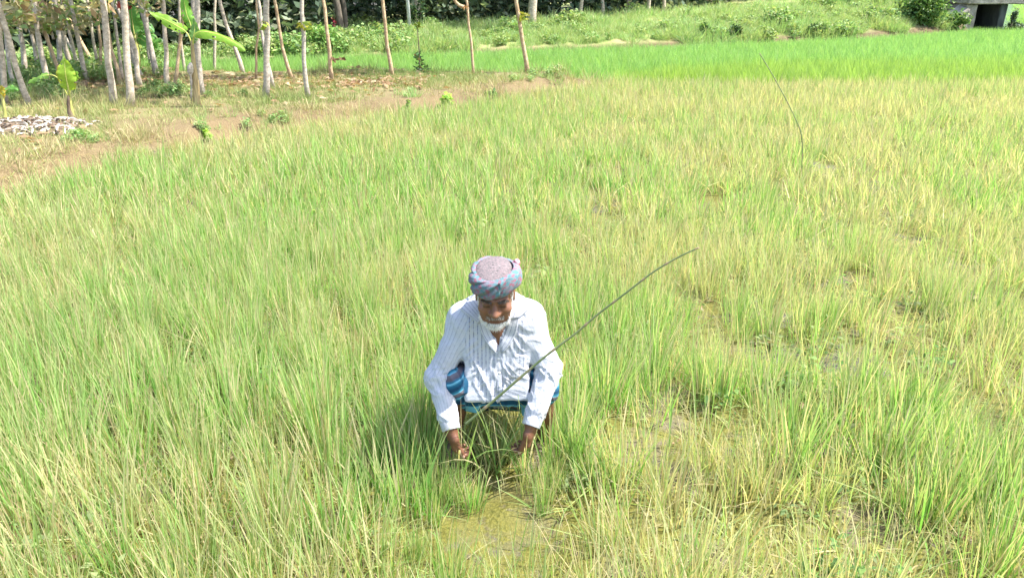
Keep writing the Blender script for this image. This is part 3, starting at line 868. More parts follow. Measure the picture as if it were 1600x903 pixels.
bp = bank_pt(1440, 0.7)
bush(bp + np.array([0, 0, -0.1]), (1.35, 0.9, 1.15), 3400, 0.13, BG, 'large dense bush at the foot of the bank left of the concrete bridge', 401)
bush(bank_pt(1492, 0.2), (0.75, 0.5, 0.55), 1000, 0.11, BG, 'lower leafy bush between the large dense bush and the bridge abutment', 402)
bush(bank_pt(1275, 0.35), (0.38, 0.3, 0.38), 360, 0.10, DARK2, 'small dark bush on the bank foot left of the bare earth scar', 403)
bush(bank_pt(1145, 0.5), (0.42, 0.3, 0.38), 360, 0.10, DARK2, 'dark round shrub low on the middle of the bank', 404)
bush(bank_pt(1100, 0.8), (0.4, 0.3, 0.4), 300, 0.12, BG, 'small shrub left of the dark round shrub on the bank', 405)
bush(bank_pt(505, 0.7), (0.9, 0.7, 0.62), 1100, 0.11, [(0.4, (0.13, 0.26, 0.06)), (0.4, (0.2, 0.34, 0.09)), (0.2, (0.3, 0.38, 0.14))], 'rounded green bush at the left end of the grassy bank', 406)
bush(bank_pt(450, 0.2), (0.7, 0.4, 0.36), 700, 0.12, BG, 'low green bush under the pale rail by the dark wood', 407)
bush(bank_pt(395, 0.2), (0.8, 0.5, 0.4), 700, 0.12, BG, 'low spreading bush behind the thick grey trunk at the paddy edge', 408)
bush(bank_pt(655, 3.9), (0.45, 0.4, 0.9), 420, 0.13, DARK2, 'dark rounded shrub on the bank just right of the white pole', 409)
g0 = G(697, 152, 0.2); g0[2] = ground_z(g0[0], g0[1])
bush(g0, (0.21, 0.18, 0.22), 150, 0.085, BR, 'bright yellow green shrublet on the levee edge', 410, 'shrub', None, 'shrub')
g0 = G(637, 162, 0.2); g0[2] = ground_z(g0[0], g0[1])
bush(g0, (0.13, 0.12, 0.22), 80, 0.08, [(0.5, (0.14, 0.28, 0.06)), (0.5, (0.24, 0.38, 0.08))], 'small green shrub left of the bright shrublet on the levee edge', 411, 'shrub', None, 'shrub')
g0 = G(771, 142, 0.2); g0[2] = ground_z(g0[0], g0[1])
bush(g0, (0.22, 0.16, 0.17), 110, 0.09, BG, 'low tufted green shrub right of the bright shrublet on the levee', 412, 'shrub', None, 'shrub')
g0 = G(322, 203, 0.2); g0[2] = ground_z(g0[0], g0[1])
bush(g0, (0.14, 0.12, 0.16), 80, 0.07, BR, 'small bright weed shrub below the foot of the tall banana plant', 413, 'shrub', None, 'shrub')

# thin sapling with leaves low down and at its tip
g0 = G(656, 117, 0.2); g0[2] = ground_z(g0[0], g0[1]); Y = g0[1]
t = empty('sapling', g0, 'very thin bare sapling with dark leaves at its foot before the bright paddy', 'sapling')
V, F = tube(spline([g0, P(655, 80, Y), P(652, 45, Y)], 8), np.linspace(0.018, 0.008, 8), 6)
part('stem', V, F, M_TWIG, t)
V, F, C = leaf_cloud(np.random.default_rng(8), [P(657, 105, Y), P(655, 90, Y), P(660, 112, Y)], np.array([0.15, 0.10, 0.16]), 90, 0.11, [(0.7, (0.07, 0.14, 0.05)), (0.3, (0.2, 0.14, 0.07))], 0.3, 0.4)
part('foliage', V, F, M_LEAF, t, False, {'Col': C})
V, F, C = leaf_cloud(np.random.default_rng(9), [P(654, 42, Y)], np.array([[0.16, 0.1, 0.06]]), 10, 0.16, YEL, 0.5, 0.5)
part('top_leaves', V, F, M_LEAF, t, False, {'Col': C})

# ------------------------------------------------------------------ banana plants
def banana_leaf(path, width, rg, droop=0.35, col=(0.22, 0.40, 0.05), petiole=0.22, normal=None, ruffle=0.02, tears=0.05):
    """path from the stem to the leaf tip; the first share of it is bare stalk. -> blade, midrib"""
    pth = spline(path, 26)
    N = len(pth)
    T = np.gradient(pth, axis=0); T /= np.linalg.norm(T, axis=1)[:, None]
    nrm = np.array(normal if normal is not None else (0, -0.55, 0.85), float)
    V, F, C = [], [], []
    s0 = int(petiole * N)
    cross = np.linspace(-1, 1, 9)
    ph = rg.random() * 6
    for i in range(s0, N):
        u = (i - s0) / (N - 1 - s0)
        w = width * 0.5 * (math.sin(math.pi * min(1, (u * 0.93 + 0.05)) ** 0.75) ** 0.55)
        s = np.cross(T[i], nrm); s /= np.linalg.norm(s)
        n_ = np.cross(s, T[i])
        for c in cross:
            rf = ruffle * math.sin(9 * u + ph + c * 1.5) * abs(c) + ruffle * 0.6 * math.sin(31 * u + ph) * c * c
            V.append(pth[i] + s * c * w - n_ * (droop * w * c * c - rf) + n_ * 0.004)
            k = 0.88 + 0.24 * ((i * 7 + int(c * 4)) % 3) / 2
            e = np.array([1.0, 1.0, 1.0]) if abs(c) < 0.9 or rg.random() < 0.55 else np.array([1.25, 0.72, 0.9])
            C.append(np.array(col) * k * e)
    m = N - s0
    for i in range(m - 1):
        for j in range(8):
            if tears and abs(cross[j] + 0.12) > 0.5 and rg.random() < tears * 2: continue
            a = i * 9 + j
            F.append((a, a + 1, a + 10, a + 9))
    rib = tube(pth, np.linspace(0.017, 0.004, N) * (width / 0.35) ** 0.5, 7)
    return (np.array(V), F, np.array(C)), rib
M_RIB = noisy('banana_rib', (0.34, 0.36, 0.08), (0.48, 0.46, 0.14), 12, 0.5, 0.2, 0.003)
M_SHEATH = noisy('banana_sheath', (0.24, 0.17, 0.08), (0.44, 0.34, 0.17), 9, 0.7, 0.6, 0.01, stretch=(1, 1, 0.2))
M_SHEATH_DK = noisy('dead_sheath', (0.05, 0.035, 0.025), (0.14, 0.10, 0.07), 9, 0.8, 0.7, 0.01, stretch=(1, 1, 0.3))
M_STALK = noisy('banana_stalk', (0.30, 0.32, 0.09), (0.45, 0.42, 0.14), 8, 0.5, 0.3, 0.004, stretch=(1, 1, 0.2))
def add_banana_leaf(t, path, width, seed, label=None, **kw):
    (V, F, C), rib = banana_leaf(path, width, np.random.default_rng(seed), **kw)
    lf = part('leaf', V, F, M_BANANA, t, True, {'Col': C})
    if label: lf['label'] = label
    part('midrib', rib[0], rib[1], M_RIB, lf)
g0 = G(308, 170, 0.2); g0[2] = ground_z(g0[0], g0[1]); Y = float(g0[1])
def Q(px, py, dy=0.0): return P(px, py, Y + dy)
t = empty('banana_plant', g0, 'tall banana plant with one leaf arching each way and a tan papery stem', 'banana plant')
path = spline([Q(309, 171), Q(307, 150), Q(306, 130), Q(303, 105), Q(301, 80), Q(300, 64)], 14)
V, F = tube(path, np.interp(np.linspace(0, 1, 14), [0, 0.1, 0.4, 0.6, 1], [0.060, 0.052, 0.046, 0.034, 0.018]), 12, True, 0.12, 5)
part('stem', V, F, M_SHEATH, t)
V, F = tube(spline([Q(299, 158, -0.03), Q(299, 130, -0.04), Q(297, 110, -0.05), Q(298, 98, -0.04)], 9), [0.010, 0.018, 0.012, 0.020, 0.014, 0.040, 0.044, 0.034, 0.012], 9, True, 0.5, 6)
dead = part('dead_sheath', V, F, M_BARK_GREY, t); dead['label'] = 'grey withered sheath hanging from the stem'
V, F = tube(spline([Q(306, 169, -0.08), Q(311, 171, -0.10), Q(317, 172, -0.05)], 5), [0.02, 0.035, 0.035, 0.03, 0.012], 8)
part('root_sucker', V, F, M_RIB, t)
add_banana_leaf(t, [Q(301, 72), Q(292, 52), Q(278, 42, 0.02), Q(256, 30, 0.02), Q(234, 19, 0.0)], 0.165, 11, petiole=0.30, normal=(-0.35, -0.62, 0.7), droop=0.25)
add_banana_leaf(t, [Q(301, 72), Q(304, 56, -0.03), Q(318, 50, -0.05), Q(345, 56, -0.08), Q(368, 68, -0.12), Q(383, 80, -0.15)], 0.175, 12, petiole=0.22, normal=(0.3, -0.55, 0.8), droop=0.55, ruffle=0.014)
add_banana_leaf(t, [Q(301, 70, 0.02), Q(302, 60, 0.05), Q(304, 45, 0.07), Q(303, 29, 0.08)], 0.135, 13, petiole=0.10, normal=(0, -1, 0.1), droop=0.2, col=(0.17, 0.33, 0.10))
add_banana_leaf(t, [Q(300, 70, 0.04), Q(298, 40, 0.12), Q(291, 20, 0.14), Q(284, -18, 0.16)], 0.16, 14, petiole=0.28, normal=(0.15, -1, 0.1), droop=0.3, col=(0.17, 0.38, 0.05))

g0 = G(112, 192, 0.2); g0[2] = ground_z(g0[0], g0[1]); Y = float(g0[1])
t = empty('banana_plant', g0, 'small banana plant with one broad upright leaf at the end of the chip pile', 'banana plant')
V, F = tube(spline([Q(113, 193), Q(112, 178), Q(110, 162), Q(108, 148)], 9), [0.06, 0.052, 0.03, 0.028, 0.026, 0.022, 0.02, 0.018, 0.014], 10, True, 0.2, 8)
part('stem', V, F, M_STALK, t)
V, F = tube(spline([Q(115, 190, -0.05), Q(110, 180, -0.04), Q(107, 166, -0.03), Q(107, 150, -0.02)], 8), [0.075, 0.055, 0.03, 0.03, 0.024, 0.024, 0.02, 0.012], 8, True, 0.4, 9)
part('dead_sheath', V, F, M_SHEATH_DK, t)
add_banana_leaf(t, [Q(109, 152), Q(106, 134, -0.02), Q(102, 113, -0.03), Q(101, 92, 0.0)], 0.235, 15, petiole=0.2, normal=(0.1, -1, 0.15), droop=0.15, col=(0.30, 0.46, 0.05), ruffle=0.02)
add_banana_leaf(t, [Q(108, 150, 0.02), Q(112, 128, 0.06), Q(118, 118, 0.06), Q(122, 116, 0.04)], 0.12, 16, petiole=0.35, normal=(0.1, -1, 0.15), droop=0.2, col=(0.22, 0.42, 0.06))
add_banana_leaf(t, [Q(107, 152, 0.03), Q(90, 122, 0.05), Q(72, 118, 0.05), Q(58, 122, 0.02), Q(44, 131, 0.0)], 0.085, 17, petiole=0.45, normal=(-0.1, -0.7, 0.7), droop=0.4, col=(0.18, 0.34, 0.07))

g0 = G(9, 197, 0.2); g0[2] = ground_z(g0[0], g0[1]); Y = float(g0[1])
t = empty('banana_plant', g0, 'banana shoot with yellow dying leaf at the far left of the chip pile', 'banana plant')
V, F = tube(spline([Q(9, 198), Q(8, 184), Q(6, 165), Q(2, 148)], 8), [0.06, 0.05, 0.032, 0.024, 0.02, 0.018, 0.016, 0.014], 10, True, 0.2, 12)
part('stem', V, F, M_STALK, t)
add_banana_leaf(t, [Q(6, 165), Q(2, 150), Q(1, 143, -0.03), Q(3, 134, -0.04)], 0.10, 18, petiole=0.25, normal=(0.2, -1, 0.1), droop=0.3, col=(0.45, 0.38, 0.06), label='yellow withering leaf')
add_banana_leaf(t, [Q(5, 160, 0.03), Q(8, 145, 0.05), Q(17, 138, 0.05), Q(29, 142, 0.04)], 0.10, 19, petiole=0.25, normal=(0.2, -0.8, 0.5), droop=0.4, col=(0.16, 0.36, 0.08))

g0 = G(214, 108, 0.2); g0[2] = 0.1; Y = float(g0[1])
t = empty('banana_plant', g0, 'leafy banana clump further back behind the bold twin trunks', 'banana plant')
V, F = tube(spline([Q(214, 110), Q(213, 80), Q(210, 52)], 8), np.linspace(0.09, 0.05, 8), 9, True, 0.15, 13)
part('stem', V, F, M_STALK, t)
for k, (q, w) in enumerate([([(210, 55), (207, 35), (205, 8)], 0.34), ([(210, 55), (216, 40), (228, 42), (240, 52)], 0.30), ([(211, 58), (222, 54), (236, 60), (246, 76)], 0.26), ([(209, 58), (200, 46), (192, 52)], 0.28), ([(210, 62), (218, 60), (230, 66), (252, 62)], 0.2)]):
    add_banana_leaf(t, [Q(a, b_, 0.1 * (k % 3) - 0.1) for a, b_ in q], w, 30 + k, petiole=0.15, normal=(0, -0.8, 0.6), droop=0.4, col=(0.10, 0.26, 0.06) if k % 2 else (0.16, 0.36, 0.08))

# ------------------------------------------------------------------ pile of pale chips
c0 = G(52, 200, 0.24); c0[2] = float(ground_z(c0[0], c0[1]))
t = empty('chip_pile', c0, 'heap of pale dry wood chips and husks on the ground under the banana shoots', 'pile')
M_CHIP = noisy('pale_chip', (0.36, 0.31, 0.25), (0.56, 0.50, 0.43), 14, 0.85, 0.4, 0.005)
M_CHIP_DK = noisy('brown_chip', (0.10, 0.07, 0.05), (0.22, 0.16, 0.11), 14, 0.85, 0.4, 0.005)
u, v = np.meshgrid(np.linspace(-1, 1, 24), np.linspace(-1, 1, 16))
def mound_h(a, b_): return 0.13 * np.clip(1 - a * a, 0, 1) ** 0.8 * np.clip(1 - b_ * b_, 0, 1) ** 0.8
hw, hd = 0.72, 0.42
mx = c0[0] - 0.12 + u * hw; my = c0[1] + v * hd
mz = ground_z(mx, my) - 0.02 + mound_h(u, v) + 0.02 * (vnoise(xy3(mx, my, 12), 5).reshape(mx.shape) - 0.5)
mi = np.arange(mx.size).reshape(mx.shape)
part('mound', np.stack([mx, my, mz], -1).reshape(-1, 3), np.stack([mi[:-1, :-1], mi[:-1, 1:], mi[1:, 1:], mi[1:, :-1]], -1).reshape(-1, 4), M_CHIP_DK, t)
def chip_mesh(seed, mat):
    rg = np.random.default_rng(seed)
    L, W, H = rg.uniform(0.05, 0.10), rg.uniform(0.018, 0.035), rg.uniform(0.005, 0.012)
    V, F = [], []
    for i, a in enumerate((-1, -0.3, 0.4, 1)):
        for c, hh in ((-1, 0), (0, 1), (1, 0), (0, -0.4)):
            w = W * (1 - 0.5 * abs(a)) * rg.uniform(0.7, 1.2)
            V.append((a * L / 2, c * w / 2, hh * H + 0.012 * (1 - a * a)))
    for i in range(3):
        for k in range(4):
            F.append((i * 4 + k, i * 4 + (k + 1) % 4, i * 4 + 4 + (k + 1) % 4, i * 4 + 4 + k))
    F += [(3, 2, 1, 0), (12, 13, 14, 15)]
    return mesh_data('chip', V, F, mat)
chips = [chip_mesh(i, M_CHIP if i < 7 else M_CHIP_DK) for i in range(9)]
cr = np.random.default_rng(77)
for i in range(270):
    a, b_ = cr.uniform(-1.05, 1.05), cr.uniform(-1.0, 1.0)
    x_, y_ = c0[0] - 0.12 + a * hw, c0[1] + b_ * hd
    o = link('chip', chips[cr.integers(0, 9)], t, (x_ - c0[0], y_ - c0[1], float(ground_z(x_, y_)) + float(mound_h(a, b_)) + 0.012 - c0[2]))
    o.rotation_euler = (cr.normal(0, 0.4), cr.normal(0, 0.4), cr.random() * 6.28)
    s_ = cr.uniform(0.8, 1.7); o.scale = (s_, s_, s_)

# ------------------------------------------------------------------ white pole, pale rail, concrete bridge
M_WHITE = noisy('white_paint', (0.50, 0.50, 0.49), (0.62, 0.62, 0.61), 5, 0.6, 0.1, 0.002)
M_CONC = noisy('concrete', (0.17, 0.14, 0.11), (0.42, 0.37, 0.31), 3.2, 0.9, 0.5, 0.02)
M_CONC_DK = noisy('shaded_concrete', (0.05, 0.05, 0.05), (0.12, 0.12, 0.115), 2.2, 0.9, 0.5, 0.02, stretch=(1, 1, 0.3))  # streaky concrete, its colour darkened to carry the shade beneath the deck
pb = bank_pt(641, 3.6)
t = empty('pole', pb, 'slim white pole standing on the grass bank before the dark wood', 'pole')
V, F = tube([pb + np.array([0, 0, -0.2]), pb + np.array([-0.06, 0, 1.5]), pb + np.array([-0.14, 0, 4.0])], [0.055, 0.05, 0.045], 12)
part('shaft', V, F, M_WHITE, t)
V, F = tube([pb + np.array([-0.14, 0, 4.0]), pb + np.array([-0.143, 0, 4.06])], [0.056, 0.05], 12)
part('cap', V, F, M_CONC, t)
Y = float(bank_pt(455, 1.3)[1])
ra, rb = P(411, 64, Y), P(492, 59.5, Y)
t = empty('rail', [ra[0], ra[1], 0.3], 'pale horizontal rail in front of the dark wood above the low bush', 'rail')
V, F = tube([ra, (ra + rb) / 2, rb], 0.028, 8)
part('bar', V, F, M_WHITE, t)
for k, q in enumerate((0.08, 0.92)):
    p = ra + (rb - ra) * q
    V, F = tube([p * [1, 1, 0] + [0, 0.05, 0.0], p + [0, 0.05, 0.03]], 0.03, 8)
    part('post', V, F, M_BARK_DARK, t)
# red bloom in the wood edge
pr = P(523, 46, float(bank_pt(523, 2.4)[1]))
bush([pr[0], pr[1], pr[2] - 0.45], (0.12, 0.12, 0.75), 46, 0.12, [(0.75, (0.22, 0.03, 0.05)), (0.25, (0.08, 0.12, 0.05))], 'reddish leaved shrub in the shade at the wood edge', 450, 'shrub', None, 'shrub')

def box(a, b_):
    (x0, y0, z0), (x1, y1, z1) = a, b_
    V = [(x0, y0, z0), (x1, y0, z0), (x1, y1, z0), (x0, y1, z0), (x0, y0, z1), (x1, y0, z1), (x1, y1, z1), (x0, y1, z1)]
    return np.array(V, float), [(3, 2, 1, 0), (4, 5, 6, 7), (0, 1, 5, 4), (1, 2, 6, 5), (2, 3, 7, 6), (3, 0, 4, 7)]
def worn(V, F, cuts=5, amp=0.03, seed=0):
    """box with subdivided, slightly uneven faces"""
    import bmesh
    bm = bmesh.new()
    vs = [bm.verts.new(v) for v in V]
    for f in F: bm.faces.new([vs[i] for i in f])
    bmesh.ops.bevel(bm, geom=bm.edges[:], offset=0.03, segments=1, affect='EDGES')
    bmesh.ops.subdivide_edges(bm, edges=[e for e in bm.edges if e.calc_length() > 0.2], cuts=cuts, use_grid_fill=True)
    bm.verts.index_update()
    W = np.array([v.co for v in bm.verts])
    W = W + (np.stack([vnoise(W * 2.5, seed + k) for k in range(3)], 1) - 0.5) * amp
    FF = [tuple(v.index for v in f.verts) for f in bm.faces]
    bm.free()
    return W, FF
BY = 29.3
bl, br_ = P(1526, 24, BY), P(1569, 24, BY)
top = float(P(1548, 7, BY)[2])
t = empty('bridge', [(bl[0] + br_[0]) / 2, BY, 0], 'small weathered concrete bridge at the end of the embankment', 'bridge')
xl, xr = bl[0], br_[0]
V, F = worn(*box((xl - 0.45, BY - 0.1, top), (xl + 7.5, BY + 3.6, top + 0.36)), seed=3)
part('deck', V, F, M_CONC, t, False)
V, F = worn(*box((xl - 0.40, BY + 0.02, -0.4), (xl, BY + 3.5, top - 0.003)), seed=4)
part('abutment', V, F, M_CONC, t, False)
V, F = box((xl - 1.15, BY - 0.25, -0.4), (xl - 0.405, BY + 0.55, top * 0.97))
V[4] = (xl - 1.15, BY - 0.25, 0.30); V[7] = (xl - 1.15, BY + 0.55, 0.42); V[5][2] = top * 0.86
V, F = worn(V, F, seed=9)
part('wing_wall', V, F, M_CONC, t, False)
V, F = worn(*box((xr - 0.12, BY + 0.10, -0.4), (xr + 0.14, BY + 3.4, top - 0.003)), seed=5)
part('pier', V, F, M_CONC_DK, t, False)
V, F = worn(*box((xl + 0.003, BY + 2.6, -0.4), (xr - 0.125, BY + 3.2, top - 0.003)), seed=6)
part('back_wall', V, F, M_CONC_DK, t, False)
for k in range(4):
    x_ = xl - 0.3 + k * 1.7
    V, F = worn(*box((x_, BY - 0.03, top + 0.363), (x_ + 0.14, BY + 0.13, top + 1.05)), 2, 0.01, seed=20 + k)
    part('rail_post', V, F, M_CONC, t, False)
V, F = worn(*box((xl - 0.4, BY - 0.02, top + 1.053), (xl + 7.4, BY + 0.12, top + 1.2)), 3, 0.01, seed=30)
part('rail', V, F, M_CONC, t, False)
bush([xr + 0.55, BY + 0.1, 0.0], (0.55, 0.4, 0.36), 700, 0.11, DARK, 'dark low bush in the shade under the bridge at the right edge', 460)
bush([xr + 0.28, BY - 0.1, 0.25], (0.20, 0.2, 0.75), 260, 0.10, DARK, 'dark creeper clinging to the bridge pier', 461, 'creeper', None, 'creeper')
bush([xl - 1.75, BY - 0.2, 0.35], (0.6, 0.5, 0.65), 800, 0.12, BR, 'bright bush hanging over the bridge wing wall', 462)

# ------------------------------------------------------------------ the man: distance-field shapes turned into skin
class Field:
    """signed distance samples on a grid; shapes are blended in one after another"""
    def __init__(s, lo, hi, h):
        s.lo = np.array(lo, float); s.h = h
        s.n = np.ceil((np.array(hi) - s.lo) / h).astype(int) + 1
        s.F = np.full(s.n, 0.2, np.float32)
    def _sub(s, lo, hi):
        a = np.clip(np.floor((lo - s.lo) / s.h).astype(int), 0, s.n - 1)
        b_ = np.clip(np.ceil((hi - s.lo) / s.h).astype(int) + 1, 1, s.n)
        g = np.meshgrid(*[s.lo[i] + s.h * np.arange(a[i], b_[i]) for i in range(3)], indexing='ij')
        return tuple(slice(a[i], b_[i]) for i in range(3)), np.stack(g, -1).astype(np.float32)
    def add(s, fn, lo, hi, k=0.0, op='u', pad=0.03):
        sl, p = s._sub(np.asarray(lo) - pad - k, np.asarray(hi) + pad + k)
        if p.size == 0: return
        d = fn(p)
        f = s.F[sl]
        if op == 's': d = -d
        if k > 0:
            h = np.maximum(k - np.abs(f - d), 0) / k
            q = h * h * k * 0.25
        else: q = 0
        s.F[sl] = np.minimum(f, d) - q if op == 'u' else np.maximum(f, d) + q
    def cap(s, a, b_, ra, rb=None, k=0.0, op='u', cut=None):
        a = np.asarray(a, float); b_ = np.asarray(b_, float); rb = ra if rb is None else rb
        r = max(ra, rb)
        fn = sd_cap(a, b_, ra, rb)
        g = fn if cut is None else (lambda p: np.maximum(fn(p), ((p - cut[0]) @ np.asarray(cut[1], float))))
        s.add(g, np.minimum(a, b_) - r, np.maximum(a, b_) + r, k, op)
    def ell(s, c, rad, k=0.0, op='u', M=np.eye(3)):
        c = np.asarray(c, float); rad = np.asarray(rad, float)
        fn = sd_ell(c, rad, M)
        r = rad.max()
        s.add(fn, c - r, c + r, k, op)
    def box(s, c, half, rr, k=0.0, op='u', M=np.eye(3)):
        c = np.asarray(c, float); half = np.asarray(half, float)
        def fn(p):
            q = np.abs((p - c) @ M.T) - half
            return np.linalg.norm(np.maximum(q, 0), axis=-1) + np.minimum(q.max(-1), 0) - rr
        r = np.linalg.norm(half) + rr
        s.add(fn, c - r, c + r, k, op)
    def at(s, p):
        q = np.clip((np.asarray(p) - s.lo) / s.h, 0, s.n - 1.001)
        i = q.astype(int); f = q - i
        out = 0
        for dx in (0, 1):
            for dy in (0, 1):
                for dz in (0, 1):
                    w = (f[:, 0] if dx else 1 - f[:, 0]) * (f[:, 1] if dy else 1 - f[:, 1]) * (f[:, 2] if dz else 1 - f[:, 2])
                    out = out + w * s.F[i[:, 0] + dx, i[:, 1] + dy, i[:, 2] + dz]
        return out
    def grad(s, p, e=None):
        e = e or s.h
        g = np.stack([s.at(p + e * v) - s.at(p - e * v) for v in np.eye(3)], 1)
        return g / (np.linalg.norm(g, axis=1)[:, None] + 1e-9)
    def mesh(s):
        """surface nets"""
        F = s.F; S = F < 0
        nx_, ny_, nz_ = F.shape
        cnt = np.zeros((nx_ - 1, ny_ - 1, nz_ - 1), np.int8)
        for dx in (0, 1):
            for dy in (0, 1):
                for dz in (0, 1):
                    cnt += S[dx:nx_ - 1 + dx, dy:ny_ - 1 + dy, dz:nz_ - 1 + dz]
        act = np.argwhere((cnt > 0) & (cnt < 8))
        del cnt
        ind = np.full((nx_ - 1, ny_ - 1, nz_ - 1), -1, np.int32)
        ind[act[:, 0], act[:, 1], act[:, 2]] = np.arange(len(act))
        acc = np.zeros((len(act), 3)); num = np.zeros(len(act))
        offs = [(a, b_, c) for a in (0, 1) for b_ in (0, 1) for c in (0, 1)]
        val = {o: F[act[:, 0] + o[0], act[:, 1] + o[1], act[:, 2] + o[2]] for o in offs}
        for o in offs:
            for ax in range(3):
                if o[ax]: continue
                o2 = list(o); o2[ax] = 1; o2 = tuple(o2)
                f0, f1 = val[o], val[o2]
                cr_ = (f0 < 0) != (f1 < 0)
                t = np.where(cr_, f0 / np.where(cr_, f0 - f1, 1), 0)
                pos = np.tile(np.array(o, float), (len(act), 1)); pos[:, ax] += t
                acc += pos * cr_[:, None]; num += cr_
        V = s.lo + s.h * (act + acc / num[:, None])
        faces = []
        for ax in range(3):
            u_, v_ = (ax + 1) % 3, (ax + 2) % 3
            sl0 = [slice(None)] * 3; sl1 = [slice(None)] * 3
            sl0[ax] = slice(0, -1); sl1[ax] = slice(1, None)
            a = np.argwhere(S[tuple(sl0)] != S[tuple(sl1)])
            a = a[(a[:, u_] > 0) & (a[:, v_] > 0) & (a[:, u_] < s.n[u_] - 1) & (a[:, v_] < s.n[v_] - 1)]
            inside = S[a[:, 0], a[:, 1], a[:, 2]]
            eu = np.zeros(3, int); eu[u_] = 1
            ev = np.zeros(3, int); ev[v_] = 1
            q = [a - eu - ev, a - ev, a, a - eu]
            q = np.stack([ind[k[:, 0], k[:, 1], k[:, 2]] for k in q], 1)
            q = np.where(inside[:, None], q, q[:, ::-1])
            faces.append(q)
        Fc = np.concatenate(faces)
        Fc = Fc[(Fc >= 0).all(1)]
        return V, Fc
def sd_cap(a, b_, ra, rb):
    ab = b_ - a; L = float(ab @ ab) + 1e-12
    def fn(p):
        t = np.clip(((p - a) @ ab) / L, 0, 1)
        return np.linalg.norm(p - a - t[..., None] * ab, axis=-1) - (ra + (rb - ra) * t)
    return fn
def sd_ell(c, rad, M):
    def fn(p):
        q = (p - c) @ M.T
        k0 = np.linalg.norm(q / rad, axis=-1); k1 = np.linalg.norm(q / rad ** 2, axis=-1)
        return k0 * (k0 - 1) / (k1 + 1e-9)
    return fn
def smooth_mesh(V, F, it=1, lam=0.5):
    for _ in range(it):
        acc = np.zeros_like(V); num = np.zeros(len(V))
        for k in range(4):
            for j in (1, 3):
                np.add.at(acc, F[:, k], V[F[:, (k + j) % 4]]); np.add.at(num, F[:, k], 1)
        V = V + lam * (acc / np.maximum(num, 1)[:, None] - V)
    return V
def vnormals(V, F):
    n = np.cross(V[F[:, 2]] - V[F[:, 0]], V[F[:, 3]] - V[F[:, 1]])
    N = np.zeros_like(V)
    for k in range(4): np.add.at(N, F[:, k], n)
    return N / (np.linalg.norm(N, axis=1)[:, None] + 1e-12)

# joints, read off the photograph at their distances
XC = -0.068
hipL, hipR = np.array([XC - 0.10, 3.13, 0.25]), np.array([XC + 0.10, 3.13, 0.25])
kneL, kneR = P(713, 597, 2.83), P(850, 604, 2.85)
ankL, ankR = np.array([-0.262, 2.97, 0.05]), np.array([0.150, 2.97, 0.05])
toeL, toeR = np.array([-0.285, 2.79, 0.02]), np.array([0.105, 2.79, 0.025])
shL, shR = P(726, 500, 2.92), P(825, 497, 2.92)
elL, elR = P(685, 590, 2.84), P(858, 579, 2.84)
wrL, wrR = P(705, 670, 2.71), P(830, 664, 2.71)
HT = R(13)
HC = np.array([-0.066, 2.775, 0.851])
hf, hu, hr = np.array([0, -math.cos(HT), -math.sin(HT)]), np.array([0, -math.sin(HT), math.cos(HT)]), np.array([1.0, 0, 0])
HM = np.stack([hr, hf, hu])                       # world -> head axes
def Hd(x, f, u): return HC + x * hr + f * hf + u * hu

B = Field((-0.47, 2.52, -0.06), (0.32, 3.34, 1.02), 0.0032)
# trunk, kept well inside the shirt
B.cap((XC, 3.13, 0.26), (XC, 2.97, 0.58), 0.115, 0.105, 0.03)
B.cap(shL, shR, 0.045, 0.045, 0.04)
B.cap((XC, 2.865, 0.705), P(779, 535, 2.858), 0.054, 0.020, 0.03)
B.cap((XC, 2.925, 0.665), Hd(0, -0.025, -0.055), 0.058, 0.053, 0.03)       # neck
for s_, sh, el, wr in ((-1, shL, elL, wrL), (1, shR, elR, wrR)):
    B.cap(sh, el, 0.044, 0.037, 0.02)
    B.cap(el, el + (wr - el) * 0.35, 0.037, 0.036, 0.01)
    B.cap(el + (wr - el) * 0.35, wr, 0.036, 0.0255, 0.01)
for hp, kn, an, to in ((hipL, kneL, ankL, toeL), (hipR, kneR, ankR, toeR)):
    B.cap(hp, kn, 0.075, 0.052, 0.02)
    B.cap(kn, an, 0.047, 0.032, 0.02)
    calf = kn + (an - kn) * 0.35 + np.array([0, 0.03, -0.005])
    B.ell(calf, (0.045, 0.05, 0.10), 0.03)
    B.cap(an + [0, 0.035, -0.01], an + [0, 0, 0.0], 0.030, 0.032, 0.02)           # heel
    B.cap(an + [0, -0.01, 0.0], to + [0, 0.05, 0.012], 0.032, 0.026, 0.02)        # instep
    sd = 1 if to is toeL else -1                                                 # big toe on the inner side
    for j, (dx, ln, r_) in enumerate(((0.026 * sd, 0.0, 0.0135), (0.008 * sd, 0.002, 0.0105), (-0.008 * sd, -0.006, 0.010), (-0.022 * sd, -0.014, 0.0095), (-0.034 * sd, -0.025, 0.009))):
        B.cap(to + [dx * 0.9, 0.055, 0.006], to + [dx * 1.05, -ln, -0.004], r_ * 1.05, r_, 0.006)
